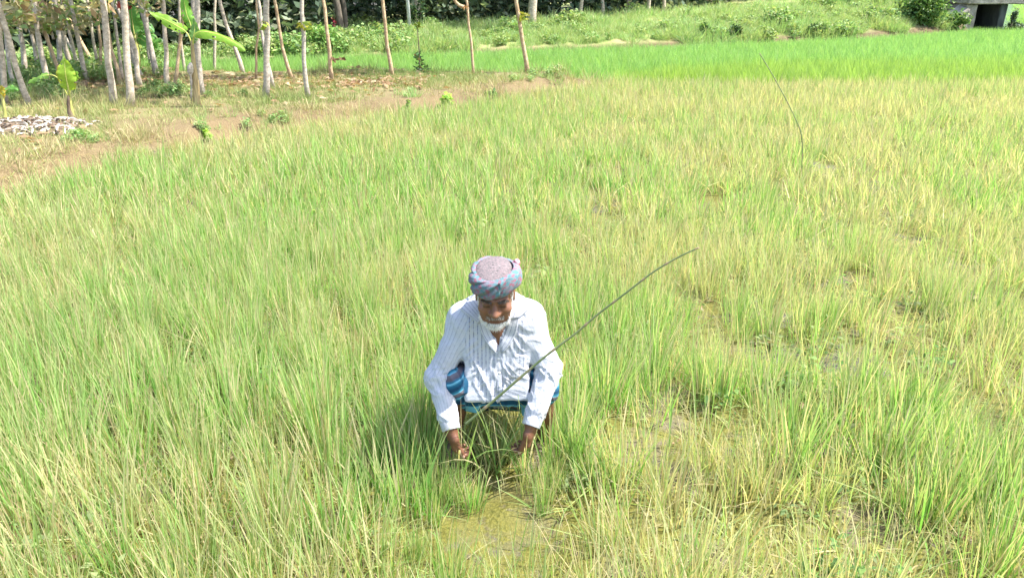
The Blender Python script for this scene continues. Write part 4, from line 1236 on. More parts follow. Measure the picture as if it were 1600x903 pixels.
# hands: the thumb edge towards the camera, fingers closing inwards on the stalks
def hand(w, el, inward):
    d = np.array([0.10 * inward, 0.10, -1.0]); d /= np.linalg.norm(d)
    n_ = np.array([inward * 1.0, 0.28, 0.0]); n_ -= d * (n_ @ d); n_ /= np.linalg.norm(n_)          # the way the palm faces
    s_ = np.cross(d, n_); s_ /= np.linalg.norm(s_)
    if s_[1] > 0: s_ = -s_                                                                          # little finger -> index, to the camera
    B.cap(w - d * 0.01, w + d * 0.03, 0.0245, 0.025, 0.012)
    for q in (-0.027, -0.009, 0.010, 0.028):
        B.cap(w + d * 0.018 + s_ * q * 0.6, w + d * 0.082 + s_ * q, 0.0155, 0.0135, 0.014)
    for i, (q, ln) in enumerate(((-0.029, 0.76), (-0.010, 0.94), (0.010, 1.0), (0.030, 0.92))):
        p = w + d * 0.085 + s_ * q
        ang = 0.35 + 0.05 * i
        for j, (L, r_) in enumerate(((0.042, 0.0098), (0.027, 0.0090), (0.022, 0.0080))):
            v = d * math.cos(ang) + n_ * math.sin(ang)
            p2 = p + v * L * ln
            B.cap(p, p2, r_ * (0.92 if i == 0 else 1.0), r_ * 0.93, 0.004)
            p = p2; ang += (0.75, 0.65, 0.3)[j]
    # thumb: leaves the side of the palm near its base
    p = w + d * 0.026 + s_ * 0.028 + n_ * 0.006
    B.ell(p + d * 0.012, (0.018, 0.018, 0.024), 0.012)
    nails = []
    for j, (L, r_, a_) in enumerate(((0.042, 0.0125, 0.22), (0.033, 0.0112, 0.38), (0.026, 0.0098, 0.20))):
        v = d * math.cos(a_) + (n_ * 0.75 + s_ * 0.45) * math.sin(a_)
        v /= np.linalg.norm(v)
        p2 = p + v * L
        B.cap(p, p2, r_, r_ * 0.92, 0.004)
        if j == 2: nails.append((p + v * L * 0.75 + s_ * r_ * 0.85, v))
        p = p2
    return p, nails
thL, nailL = hand(wrL, elL, 1)
thR, nailR = hand(wrR, elR, -1)
# head
B.ell(Hd(0, -0.012, 0.028), (0.074, 0.094, 0.088), 0.0, 'u', HM)
B.ell(Hd(0, 0.022, -0.042), (0.063, 0.068, 0.076), 0.03, 'u', HM)
B.ell(Hd(0, 0.062, -0.098), (0.030, 0.026, 0.022), 0.025, 'u', HM)
for s_ in (-1, 1):
    B.ell(Hd(s_ * 0.041, 0.066, -0.030), (0.024, 0.020, 0.020), 0.02, 'u', HM)       # cheek bone
    B.ell(Hd(s_ * 0.034, 0.060, -0.068), (0.024, 0.020, 0.024), 0.02, 'u', HM)       # cheek
    B.cap(Hd(s_ * 0.012, 0.086, 0.021), Hd(s_ * 0.046, 0.072, 0.020), 0.0105, 0.0085, 0.012)  # brow
    B.ell(Hd(s_ * 0.031, 0.098, 0.001), (0.020, 0.016, 0.010), 0.012, 's', HM)       # socket
    B.ell(Hd(s_ * 0.031, 0.0725, -0.001), (0.0150, 0.0145, 0.0125), 0.004, 'u', HM)  # lidded eye
    B.ell(Hd(s_ * 0.031, 0.0795, -0.0115), (0.014, 0.006, 0.0045), 0.006, 'u', HM)   # bag under the eye
    B.ell(Hd(s_ * 0.0145, 0.094, -0.035), (0.0095, 0.011, 0.0085), 0.008, 'u', HM)   # nostril wing
    B.ell(Hd(s_ * 0.0735, -0.010, -0.018), (0.007, 0.018, 0.029), 0.008, 'u', HM)    # ear
    B.ell(Hd(s_ * 0.0815, -0.004, -0.016), (0.006, 0.010, 0.018), 0.004, 's', HM)
    B.ell(Hd(s_ * 0.0075, 0.102, -0.0455), (0.0035, 0.005, 0.003), 0.002, 's', HM)
B.cap(Hd(0, 0.086, 0.010), Hd(0, 0.108, -0.030), 0.0095, 0.0135, 0.012)              # nose
B.ell(Hd(0, 0.109, -0.034), (0.0135, 0.012, 0.0105), 0.006, 'u', HM)
B.ell(Hd(0, 0.080, -0.062), (0.026, 0.014, 0.018), 0.014, 'u', HM)                   # around the mouth
B.cap(Hd(-0.020, 0.086, -0.0675), Hd(0.020, 0.086, -0.0675), 0.0055, 0.0055, 0.006)  # lips
B.cap(Hd(-0.016, 0.087, -0.0785), Hd(0.016, 0.087, -0.0785), 0.0070, 0.0070, 0.006)
B.cap(Hd(-0.022, 0.0955, -0.0725), Hd(0.022, 0.0955, -0.0725), 0.0022, 0.0022, 0.003, 's')
bV, bF = B.mesh()
bV = smooth_mesh(bV, bF, 1, 0.35)
q = (bV - HC) @ HM.T                     # head axes
hx, hff, hhu = q[:, 0], q[:, 1], q[:, 2]
ishead = (bV[:, 2] > 0.70) & (hff > -0.13)
base = np.array([0.165, 0.072, 0.043])
C = np.tile(base, (len(bV), 1)) * (0.85 + 0.3 * fbm(bV * 45, 3, 3))[:, None]
def paint(mask, colr):
    global C
    m_ = np.clip(mask, 0, 1)[:, None]
    C = C * (1 - m_) + np.array(colr) * m_
g = lambda x, f, u, sx, sf, su: np.exp(-(((hx - x) / sx) ** 2 + ((hff - f) / sf) ** 2 + ((hhu - u) / su) ** 2))
paint(0.8 * ishead * (g(0, 0.09, -0.0675, 0.021, 0.02, 0.005) + g(0, 0.09, -0.0785, 0.018, 0.02, 0.006)), (0.15, 0.055, 0.045))
paint(0.95 * ishead * g(0, 0.092, -0.0725, 0.021, 0.02, 0.0022), (0.05, 0.02, 0.015))
for s_ in (-1, 1):
    paint(0.85 * ishead * (np.abs(hhu - (-0.0085 - 0.06 * (np.abs(hx) - 0.031) ** 2 * 20)) < 0.0036) * (np.abs(hx - s_ * 0.031) < 0.0145) * (hff > 0.06), (0.03, 0.015, 0.012))
    paint(0.38 * ishead * g(s_ * 0.031, 0.08, -0.004, 0.021, 0.03, 0.013), (0.085, 0.036, 0.026))  # shade of the eye sockets, painted into the skin colour
    paint(0.5 * ishead * g(s_ * 0.045, 0.07, -0.03, 0.02, 0.03, 0.014), (0.27, 0.125, 0.075))
paint(0.45 * ishead * g(0, 0.115, -0.03, 0.014, 0.03, 0.012), (0.29, 0.14, 0.085))
paint(0.5 * ishead * g(0, 0.09, -0.058, 0.034, 0.04, 0.010), (0.20, 0.15, 0.13))      # stubble shade
for p_, v_ in nailL + nailR:
    paint(np.linalg.norm(bV - p_, axis=1) < 0.0075, (0.45, 0.28, 0.22))
low = sm(0.13, 0.04, bV[:, 2])
paint(0.85 * low, (0.12, 0.10, 0.082))                                                # muddy feet
b = NB('skin')
c = b.attr('Col').outputs['Color']
n_ = b.noise(320, 3); n2_ = b.noise(90, 3)
c = b.mix(0.35, c, b.mix(1.0, c, b.ramp(n2_, [(0.3, 0.65), (0.7, 1.3)]), 'MULTIPLY'))
M_SKIN = b.done(b.princ(c, 0.45, 0.4, b.bump(n_, 0.35, 0.002), **{'Subsurface Weight': 0.06, 'Subsurface Radius': (0.012, 0.004, 0.002)}))
man = empty('person', (XC, 2.97, 0.0), 'white bearded man in striped white shirt and checked turban squatting in the rice', 'person')
body = part('body', bV, bF, M_SKIN, man, True, {'Col': C})

# --- shirt
SF = Field((-0.47, 2.60, 0.15), (0.32, 3.36, 0.86), 0.0042)
SF.cap((XC - 0.075, 2.965, 0.60), (XC + 0.075, 2.965, 0.60), 0.122, 0.122, 0.05)
SF.cap((XC - 0.06, 3.02, 0.45), (XC + 0.06, 3.02, 0.45), 0.135, 0.135, 0.07)
SF.cap((XC - 0.06, 3.12, 0.30), (XC + 0.06, 3.12, 0.30), 0.145, 0.145, 0.07)
SF.cap((XC - 0.035, 2.93, 0.735), shL + [0.02, 0, 0.0], 0.058, 0.060, 0.05)
SF.cap((XC + 0.035, 2.93, 0.735), shR + [-0.02, 0, 0.0], 0.058, 0.060, 0.05)
SF.cap(shL, shR, 0.066, 0.066, 0.05)
# front panel hanging between the knees
a_, c_ = np.array([XC + 0.003, 2.860, 0.60]), np.array([XC + 0.006, 2.795, 0.355])
ax_u = (a_ - c_) / np.linalg.norm(a_ - c_); ax_n = np.cross(np.array([1.0, 0, 0]), ax_u)
SF.box((a_ + c_) / 2, (0.122, 0.006, np.linalg.norm(a_ - c_) / 2 - 0.01), 0.011, 0.05, 'u', np.stack([[1.0, 0, 0], ax_n, ax_u]))
arms = []
for sh, el, wr in ((shL, elL, wrL), (shR, elR, wrR)):
    fd = (wr - el) / np.linalg.norm(wr - el)
    cut = (wr + fd * 0.002, fd)
    SF.cap(sh, el, 0.056, 0.050, 0.035)
    SF.cap(el, wr - fd * 0.055, 0.050, 0.039, 0.02)
    SF.cap(wr - fd * 0.06, wr + fd * 0.05, 0.036, 0.034, 0.012, 'u', cut)
    arms.append((sh, el, wr, fd))
# open neck
SF.cap((XC, 2.93, 0.735), Hd(0, -0.02, 0.0), 0.064, 0.070, 0.012, 's')
vb = P(779, 537, 2.83)
SF.cap(Hd(0, 0.03, -0.115), vb + [0, 0.004, 0], 0.040, 0.012, 0.005, 's')
sV, sF = SF.mesh()
sV = smooth_mesh(sV, sF, 2, 0.5)
N = vnormals(sV, sF)
dA = []
for sh, el, wr, fd in arms:
    dA.append(np.minimum(sd_cap(sh, el, 0.061, 0.058)(sV), sd_cap(el, wr, 0.058, 0.036)(sV)))
dT = np.minimum.reduce([sd_cap(np.array([XC - 0.075, 2.965, 0.60]), np.array([XC + 0.075, 2.965, 0.60]), 0.122, 0.122)(sV),
                        sd_cap(np.array([XC - 0.06, 3.02, 0.45]), np.array([XC + 0.06, 3.02, 0.45]), 0.135, 0.135)(sV),
                        sd_cap(shL + [0.05, 0, 0], shR - [0.05, 0, 0], 0.062, 0.062)(sV)])
su = sV[:, 0] + 0.35 * np.clip(sV[:, 1] - 2.9, 0, 1) * np.sign(sV[:, 0] - XC)
along = sV[:, 2].copy()
sleeve = np.zeros(len(sV))
fold = np.zeros(len(sV))
for i, (sh, el, wr, fd) in enumerate(arms):
    ud = (el - sh) / np.linalg.norm(el - sh)
    L1 = np.linalg.norm(el - sh)
    tu = (sV - sh) @ ud; tf = (sV - el) @ fd
    low_ = tf > 0
    ax = np.where(low_[:, None], fd, ud); org = np.where(low_[:, None], el, sh)
    r_ = (sV - org); r_ = r_ - (r_ * ax).sum(1)[:, None] * ax
    ref = np.array([0, -1.0, 0.2])
    e1 = ref - (ax @ ref)[:, None] * ax; e1 /= np.linalg.norm(e1, axis=1)[:, None]
    e2 = np.cross(ax, e1)
    th = np.arctan2((r_ * e2).sum(1), (r_ * e1).sum(1))
    m_ = dA[i] < dT - 0.004
    t_ = np.where(low_, L1 + tf, tu)
    su = np.where(m_, th * 0.058 + 3.0 + i, su)
    along = np.where(m_, t_, along)
    sleeve = np.where(m_, 1.0, sleeve)
    # creases across the sleeve, strongest at the elbow and the cuff
    w_ = vnoise(np.stack([t_ * 26 + th * 1.1, th * 1.5 + i * 9, t_ * 3], 1), 5 + i)
    w2 = vnoise(np.stack([t_ * 55 - th * 1.6, th * 2.0 + i * 9, t_ * 4], 1), 8 + i)
    amp = 0.45 + 0.9 * np.exp(-((t_ - L1) / 0.07) ** 2) + 0.7 * np.exp(-((t_ - L1 - 0.17) / 0.05) ** 2) + 0.1 * np.exp(-(t_ / 0.05) ** 2)
    f_ = ((1 - np.abs(2 * w_ - 1)) ** 2 - 0.35) * 0.0085 * amp + ((1 - np.abs(2 * w2 - 1)) ** 2 - 0.3) * 0.0030 * amp
    fold = np.where(m_, f_, fold)
tm = sleeve < 0.5
pt = sV + 0.03 * np.stack([fbm(sV * 9, 1), fbm(sV * 9, 2), fbm(sV * 9, 3)], 1)
w_ = vnoise(np.stack([(pt[:, 0] - 0.35 * pt[:, 2] * np.sign(pt[:, 0] - XC)) * 26, pt[:, 1] * 12, pt[:, 2] * 7], 1), 21)
w2 = vnoise(np.stack([pt[:, 0] * 20, pt[:, 1] * 16, pt[:, 2] * 42 + np.abs(pt[:, 0] - XC) * 40], 1), 23)
lowb = sm(0.62, 0.40, sV[:, 2])
ft = ((1 - np.abs(2 * w_ - 1)) ** 2 - 0.35) * (0.006 + 0.009 * lowb) + ((1 - np.abs(2 * w2 - 1)) ** 2 - 0.3) * 0.007
fold = np.where(tm, ft, fold)
hem = sm(0.30, 0.34, sV[:, 2])
cuffend = np.zeros(len(sV))
for sh, el, wr, fd in arms:
    cuffend = np.maximum(cuffend, ((sV - wr) @ fd > -0.006) * (np.linalg.norm(sV - wr, axis=1) < 0.06))
sV = sV + N * (fold * (1 - cuffend))[:, None]
b = NB('shirt_cloth')
su_ = b.attr('su').outputs['Fac']; al_ = b.attr('along').outputs['Fac']
def stripe(period, width, off=0.0):
    f_ = b.math('FRACT', b.math('ADD', b.math('DIVIDE', su_, period), off))
    d_2 = b.math('ABSOLUTE', b.math('SUBTRACT', f_, 0.5))
    return b.math('LESS_THAN', d_2, width)
s1 = stripe(0.0165, 0.14)
s2 = stripe(0.0165, 0.035, 0.42)
dash = b.ramp(b.noise(130, 2), [(0.40, 0.35), (0.60, 1.0)])
sl = b.math('SUBTRACT', 1.0, b.math('MULTIPLY', b.attr('sleeve').outputs['Fac'], 0.55))
amt = b.math('MULTIPLY', b.math('MULTIPLY', b.math('ADD', b.math('MULTIPLY', s1, 0.75), b.math('MULTIPLY', s2, 0.45)), dash), sl)
c = b.mix(amt, (0.47, 0.48, 0.52), (0.09, 0.11, 0.19))
n_ = b.noise(60, 4); n2_ = b.noise(700, 2)
mudf = b.math('MULTIPLY', b.ramp(b.noise(7, 5), [(0.52, 0.0), (0.72, 0.55)]), b.ramp(b.n('ShaderNodeSeparateXYZ', i_Vector=b.pos()).outputs[2], [(0.30, 1.0), (0.62, 0.25)]))
c = b.mix(mudf, c, (0.30, 0.27, 0.22))
M_SHIRT = b.done(b.princ(c, 0.85, 0.15, b.bump(b.math('ADD', n_, b.math('MULTIPLY', n2_, 0.25)), 0.35, 0.006)))
shirt = part('shirt', sV, sF, M_SHIRT, man, True, {'su': su, 'along': along, 'sleeve': sleeve})

# pieces laid on the shirt: each point of a patch is carried along its sight line onto the cloth
def on_cloth(px, py, lift=0.0):
    px = np.ravel(px); py = np.ravel(py)
    Y = np.full(px.shape, 2.58)
    pt_ = None
    for _ in range(160):
        pt_ = np.stack([P(a, b__, y) for a, b__, y in zip(px, py, Y)])
        d_2 = SF.at(pt_)
        Y = Y + np.where(d_2 > 0.0005, np.maximum(d_2 * 0.7, 0.0006), 0)
        Y = np.minimum(Y, 3.05)
        if (d_2 <= 0.0005).all(): break
    return pt_
def patch_piece(name, c4, lift, thick, n=9, m_=14, bulge=None, mat=M_SHIRT, extra=0.0, curl=0.0):
    (a, b__, c, d) = [np.array(k, float) for k in c4]      # a-b first edge, d-c opposite edge
    u, v = np.meshgrid(np.linspace(0, 1, n), np.linspace(0, 1, m_))
    q = (a * (1 - u)[..., None] + b__ * u[..., None]) * (1 - v)[..., None] + (d * (1 - u)[..., None] + c * u[..., None]) * v[..., None]
    if bulge is not None:
        q = q + (np.sin(np.pi * v) * (1 - u))[..., None] * np.array(bulge, float)
    w = on_cloth(q[..., 0], q[..., 1])
    g_ = SF.grad(w, 0.01)
    edge = np.minimum(np.minimum(u, 1 - u), np.minimum(v, 1 - v)).ravel()
    top_ = w + g_ * (lift + thick + curl * (1 - u.ravel()))[:, None]
    bot = w + g_ * (lift * 0.2 - 0.004)
    k = len(w)
    V = np.concatenate([top_, bot])
    F = []
    I = np.arange(k).reshape(m_, n)
    for i in range(m_ - 1):
        for j in range(n - 1):
            F.append((I[i, j], I[i + 1, j], I[i + 1, j + 1], I[i, j + 1]))
    ring = list(I[0, :]) + list(I[1:, -1]) + list(I[-1, -2::-1]) + list(I[-2:0:-1, 0])
    for i in range(len(ring)):
        x_, y_ = ring[i], ring[(i + 1) % len(ring)]
        F.append((x_, y_, y_ + k, x_ + k))
    F = [tuple(int(z) for z in f) for f in F]
    nn = np.cross(top_[I[1, 0]] - top_[I[0, 0]], top_[I[0, 1]] - top_[I[0, 0]])
    if nn @ (np.array([0, 0, CAM_H]) - top_[0]) < 0: F = [f[::-1] for f in F]
    su_v = np.concatenate([u.ravel(), u.ravel()]) * np.linalg.norm(w[I[m_ // 2, -1]] - w[I[m_ // 2, 0]]) + 5.0
    o = part(name, V, F, mat, shirt, True, {'su': su_v, 'along': su_v * 0, 'sleeve': su_v * 0 + extra})
    return o
patch_piece('collar', [(721, 486), (744, 461), (758, 491), (748, 505)], 0.009, 0.003, curl=0.007, extra=0.3)
patch_piece('collar', [(831, 479), (801, 458), (796, 499), (812, 496)], 0.009, 0.003, curl=0.007, extra=0.3)
patch_piece('lapel', [(747, 503), (758, 491), (776, 541), (775, 549)], 0.006, 0.003, bulge=(-4, 3), curl=0.007, extra=0.3)
patch_piece('lapel', [(812, 495), (797, 499), (782, 539), (785, 550)], 0.006, 0.003, bulge=(5, 4), curl=0.007, extra=0.3)
patch_piece('placket', [(773, 549), (783, 549), (785, 612), (776, 612)], 0.0, 0.003, 5, 18)
patch_piece('pocket', [(789, 550), (823, 555), (821, 592), (791, 590)], 0.001, 0.0025, 10, 12)
M_BUTTON = noisy('button', (0.55, 0.54, 0.52), (0.7, 0.69, 0.66), 40, 0.3, 0.1, 0.001)
for bx_, by_ in ((779, 560), (780, 582), (781, 603)):
    w = on_cloth(np.array([bx_]), np.array([by_]))
    g_ = SF.grad(w, 0.01)[0]
    V, F = tube([w[0] + g_ * 0.001, w[0] + g_ * 0.0045, w[0] + g_ * 0.0055], [0.0055, 0.0055, 0.004], 10)
    part('button', V, F, M_BUTTON, shirt)
for sh, el, wr, fd in arms:
    path = [wr - fd * 0.044, wr - fd * 0.042, wr - fd * 0.02, wr + fd * 0.002, wr + fd * 0.005, wr + fd * 0.003]
    V, F = tube(path, [0.034, 0.0400, 0.0395, 0.0385, 0.037, 0.030], 24, False, 0.03, 4)
    part('cuff', V, F, M_SHIRT, shirt, True, {'su': np.tile(np.arange(24) / 24 * 0.25, 6) + 3, 'along': np.zeros(144), 'sleeve': np.ones(144)})

# --- lungi: over both thighs and knees, a fold hanging between them
LF = Field((-0.40, 2.66, 0.10), (0.28, 3.36, 0.62), 0.0045)
for hp, kn in ((hipL, kneL), (hipR, kneR)):
    LF.cap(hp, kn, 0.105, 0.062, 0.04)
    sg = -1 if hp is hipL else 1
    LF.cap(kn + [0, 0.01, -0.01], kn + [-0.012 * sg, 0.075, -0.17], 0.060, 0.066, 0.03, 'u', (np.array([0, 2.84, 0.312]), np.array([0.10 * sg, 0.25, -1.0])))
    LF.box(kn + [-0.045 * sg, 0.05, -0.065], (0.035, 0.008, 0.085), 0.012, 0.045, 'u', np.array([[0.94, 0.34 * sg, 0], [-0.34 * sg, 0.94, 0], [0, 0, 1.0]]))
LF.cap((XC - 0.06, 3.16, 0.24), (XC + 0.06, 3.16, 0.24), 0.13, 0.13, 0.05)
LF.box((XC, 2.862, 0.375), (0.16, 0.004, 0.075), 0.010, 0.03)
LF.box((XC, 3.02, 0.42), (0.14, 0.09, 0.02), 0.02, 0.04)
lV, lF = LF.mesh()
lV = smooth_mesh(lV, lF, 2, 0.5)
N = vnormals(lV, lF)
w_ = vnoise(np.stack([lV[:, 0] * 24 + lV[:, 2] * 10, lV[:, 1] * 14, lV[:, 2] * 14], 1), 33)
lV = lV + N * (((1 - np.abs(2 * w_ - 1)) ** 2 - 0.35) * 0.008)[:, None]
b = NB('lungi_cloth')
lu = b.attr('band').outputs['Fac']; lv = b.attr('across').outputs['Fac']
f_ = b.math('FRACT', b.math('DIVIDE', lu, 0.085))
c = b.ramp(f_, [(0.0, (0.012, 0.05, 0.10)), (0.20, (0.02, 0.12, 0.20)), (0.30, (0.16, 0.42, 0.55)), (0.36, (0.02, 0.13, 0.22)), (0.48, (0.10, 0.09, 0.11)), (0.66, (0.15, 0.14, 0.16)), (0.70, (0.14, 0.38, 0.50)), (0.76, (0.03, 0.18, 0.27)), (0.9, (0.012, 0.05, 0.10))])
b.t.nodes[-1]
g_ = b.math('FRACT', b.math('DIVIDE', lv, 0.06))
c = b.mix(b.math('MULTIPLY', b.math('LESS_THAN', g_, 0.22), 0.45), c, (0.01, 0.03, 0.07))
hemf = b.attr('hem').outputs['Fac']
c = b.mix(hemf, c, (0.14, 0.40, 0.55))
n_ = b.noise(70, 4)
M_LUNGI = b.done(b.princ(c, 0.85, 0.15, b.bump(n_, 0.4, 0.006)))
band = lV[:, 2] + 0.45 * np.abs(lV[:, 0] - XC) + 0.02 * fbm(lV * 12, 4)
across = lV[:, 0] * 0.8 + lV[:, 1] * 0.6
mid = np.abs(lV[:, 0] - XC) < 0.13
hemv = np.where(mid, sm(0.303, 0.296, lV[:, 2]), 0) * (lV[:, 1] < 2.96)
band = np.where(mid & (lV[:, 1] < 2.95), 0.002 + 0.006 * vnoise(lV * 30, 2), band)
part('lungi', lV, lF, M_LUNGI, man, True, {'band': band, 'across': across, 'hem': hemv})

# --- turban: a checked cloth wound round the head, grey crown of the cloth above
def turban_mesh():
    NT, NP = 220, 30
    V, al, ac = [], [], []
    for i in range(NT):
        t_ = 2 * math.pi * i / NT                      # 0 at the man's left (viewer's right), pi/2 at the front
        cx, cf = math.cos(t_), math.sin(t_)
        tilt = 0.006 * cx + 0.007 * cf
        for j in range(NP):
            s_ = j / (NP - 1)                          # 0 lower inner edge -> 1 upper inner edge
            ph = math.pi * (1.04 * s_ - 0.02)
            out = math.sin(ph) ** 0.62
            up = -math.cos(ph)
            rx = 0.0740 + 0.0265 * out; rf = 0.0895 + 0.0285 * out
            sk = t_ * 2.6 + s_ * (2.4 if cx < 0.2 else 1.5) * 2.0
            rid = abs(math.sin(sk * 1.35)) ** 0.55
            rid2 = abs(math.sin(sk * 2.9 + 1.0)) ** 0.7
            d_2 = (rid - 0.75) * 0.013 + (rid2 - 0.7) * 0.005
            d_2 += 0.004 * (math.sin(3 * t_ + 1) * 0.5 + math.sin(5 * t_) * 0.3)
            w_ = min(1, 4 * s_, 4 * (1 - s_))
            u_ = 0.071 + tilt + 0.040 * up + 0.006 * math.sin(2 * t_ + 0.6)
            V.append(Hd(cx * (rx + d_2 * w_), -0.004 + cf * (rf + d_2 * w_), u_))
            al.append(t_ * 0.098 + s_ * 0.05); ac.append(s_ * 0.125 - t_ * 0.034 + 0.012 * math.sin(sk * 1.35))
    F = []
    for i in range(NT):
        for j in range(NP - 1):
            a = i * NP + j; b__ = ((i + 1) % NT) * NP + j
            F.append((a, a + 1, b__ + 1, b__))
    return np.array(V), F, np.array(al), np.array(ac)
V, F, al, ac = turban_mesh()
b = NB('turban_cloth')
u_ = b.attr('fa').outputs['Fac']; v_ = b.attr('fb').outputs['Fac']
def sq(x, period, width, off=0.0):
    return b.math('LESS_THAN', b.math('FRACT', b.math('ADD', b.math('DIVIDE', x, period), off)), width)
wv_ = b.math('MULTIPLY', b.math('SUBTRACT', b.noise(28, 3), 0.5), 0.045)
uu = b.math('ADD', u_, wv_); vv = b.math('ADD', v_, wv_)
chk = b.math('MULTIPLY', sq(uu, 0.034, 0.46), sq(vv, 0.024, 0.46))
lines = b.math('MAXIMUM', sq(uu, 0.034, 0.46), sq(vv, 0.024, 0.46))
c = b.mix(lines, (0.085, 0.18, 0.20), (0.15, 0.18, 0.205))
c = b.mix(b.math('MULTIPLY', chk, 0.8), c, (0.25, 0.085, 0.12))
c = b.mix(b.math('MULTIPLY', b.ramp(b.noise(18, 2), [(0.5, 0.0), (0.62, 1.0)]), 0.45), c, (0.24, 0.15, 0.19))
n_ = b.noise(260, 3)
c = b.mix(0.4, c, b.mix(1.0, c, b.ramp(n_, [(0.3, 0.6), (0.7, 1.4)]), 'MULTIPLY'))
M_TURB = b.done(b.princ(c, 0.9, 0.1, b.bump(n_, 0.5, 0.003)))
turban = part('turban', V, F, M_TURB, man, True, {'fa': al, 'fb': ac})
# crown
u, v = np.meshgrid(np.linspace(0, 2 * math.pi, 65)[:-1], np.linspace(0, 1, 20))
rr_ = np.sin(v * math.pi / 2)
cu = 0.084 + 0.034 * np.cos(v * math.pi / 2) ** 0.8
lump = 0.006 * (fbm(np.stack([np.cos(u).ravel() * v.ravel() * 3, np.sin(u).ravel() * v.ravel() * 3, v.ravel() * 0], 1), 12).reshape(u.shape) - 0.5)
x_ = np.cos(u) * 0.084 * rr_; f_ = np.sin(u) * 0.099 * rr_ - 0.010
CV = np.stack([Hd(a, b__, c + l) for a, b__, c, l, d in zip(x_.ravel(), f_.ravel(), cu.ravel(), lump.ravel(), v.ravel())])
I = np.arange(u.size).reshape(u.shape)
I2 = np.roll(I, -1, 1)
CF = np.stack([I[:-1], I2[:-1], I2[1:], I[1:]], -1).reshape(-1, 4)[:, ::-1]
b = NB('turban_crown_cloth')
n_ = b.noise(120, 4, None, 0.75); n2_ = b.noise(300, 2)
c = b.ramp(n_, [(0.34, (0.07, 0.06, 0.063)), (0.48, (0.18, 0.16, 0.162)), (0.57, (0.20, 0.145, 0.15)), (0.68, (0.25, 0.24, 0.24))])
M_CROWN = b.done(b.princ(c, 0.95, 0.05, b.bump(b.math('ADD', n_, n2_), 0.7, 0.004)))
part('turban_crown', CV, CF.copy(), M_CROWN, turban)
# tucked end: small red and white tuft behind the man's left side
V, F = tube(spline([Hd(0.070, -0.045, 0.075), Hd(0.080, -0.047, 0.098), Hd(0.083, -0.045, 0.112), Hd(0.078, -0.042, 0.119)], 9), [0.010, 0.014, 0.017, 0.014, 0.015, 0.013, 0.013, 0.009, 0.004], 9, True, 0.35, 3)
M_TUFT = noisy('tuft_cloth', (0.42, 0.03, 0.07), (0.60, 0.36, 0.38), 55, 0.9, 0.5, 0.004, stops=(0.42, 0.6))
part('tucked_end', V, F, M_TUFT, turban)

# --- beard, moustache, brows
hr_ = np.random.default_rng(5)
bn = vnormals(bV, bF)
def strands(mask, n, L0, L1, wdt, cols, down=0.8, lift=0.5, curl=0.3):
    idx_ = np.flatnonzero(mask)
    k = hr_.choice(idx_, n)
    V, F, Cc = [], [], []
    for i in k:
        p = bV[i] + hr_.normal(0, 0.0012, 3)
        nrm = bn[i]
        side = hr_.normal(0, 1, 3)
        d_2 = nrm * lift + (-hu) * down + hr_.normal(0, 0.22, 3)
        d_2 /= np.linalg.norm(d_2)
        L = hr_.uniform(L0, L1)
        s_ = np.cross(d_2, side); s_ /= np.linalg.norm(s_); s2 = np.cross(d_2, s_)
        dc = hr_.normal(0, curl, 3)
        p1 = p + d_2 * L * 0.5 + dc * L * 0.12; p2 = p + d_2 * L + dc * L * 0.45
        o_ = len(V)
        for q_, w_ in ((p, wdt), (p1, wdt * 0.8)):
            V += [q_ + s_ * w_, q_ - s_ * w_ * 0.5 + s2 * w_ * 0.87, q_ - s_ * w_ * 0.5 - s2 * w_ * 0.87]
        V.append(p2)
        for a in range(3):
            F.append((o_ + a, o_ + (a + 1) % 3, o_ + 3 + (a + 1) % 3, o_ + 3 + a))
            F.append((o_ + 3 + a, o_ + 3 + (a + 1) % 3, o_ + 6))
        Cc += [np.array(cols[hr_.integers(0, len(cols))])] * 7
    return np.array(V), F, np.array(Cc)
b = NB('hair')
M_HAIR = b.done(b.princ(b.attr('Col').outputs['Color'], 0.6, 0.3))
WH = [(0.80, 0.79, 0.76), (0.86, 0.85, 0.82), (0.72, 0.70, 0.67), (0.55, 0.53, 0.50)]
GR = [(0.40, 0.37, 0.34), (0.25, 0.22, 0.20), (0.12, 0.10, 0.09), (0.5, 0.48, 0.45)]
chin = ishead & (hhu < -0.084) & (hff > 0.015) & (hhu > -0.135) & (np.hypot(hx / 0.055, (hff - 0.045) / 0.06) < 1.05)
V1 = strands(chin, 3000, 0.008, 0.021, 0.0005, WH, 0.9, 0.45)
jaw = ishead & (np.abs(hx) > 0.038) & (hhu < -0.058) & (hhu > -0.115) & (hff > -0.02) & (hff < 0.075)
V2 = strands(jaw, 1200, 0.007, 0.016, 0.0006, WH, 0.9, 0.35)
off = len(V1[0])
beard = part('beard', np.concatenate([V1[0], V2[0]]), V1[1] + [tuple(i + off for i in f) for f in V2[1]], M_HAIR, man, False, {'Col': np.concatenate([V1[2], V2[2]])})
mo = ishead & (hhu < -0.050) & (hhu > -0.064) & (np.abs(hx) < 0.034) & (hff > 0.06)
V, F, Cc = strands(mo, 300, 0.004, 0.008, 0.0004, GR + WH[3:], 0.7, 0.25)
part('moustache', V, F, M_HAIR, man, False, {'Col': Cc})
sb = ishead & (np.abs(hx) > 0.060) & (hhu < 0.03) & (hhu > -0.062) & (hff > 0.012) & (hff < 0.045)
V, F, Cc = strands(sb, 420, 0.005, 0.010, 0.0005, WH, 0.9, 0.2)
part('sideburns', V, F, M_HAIR, man, False, {'Col': Cc})
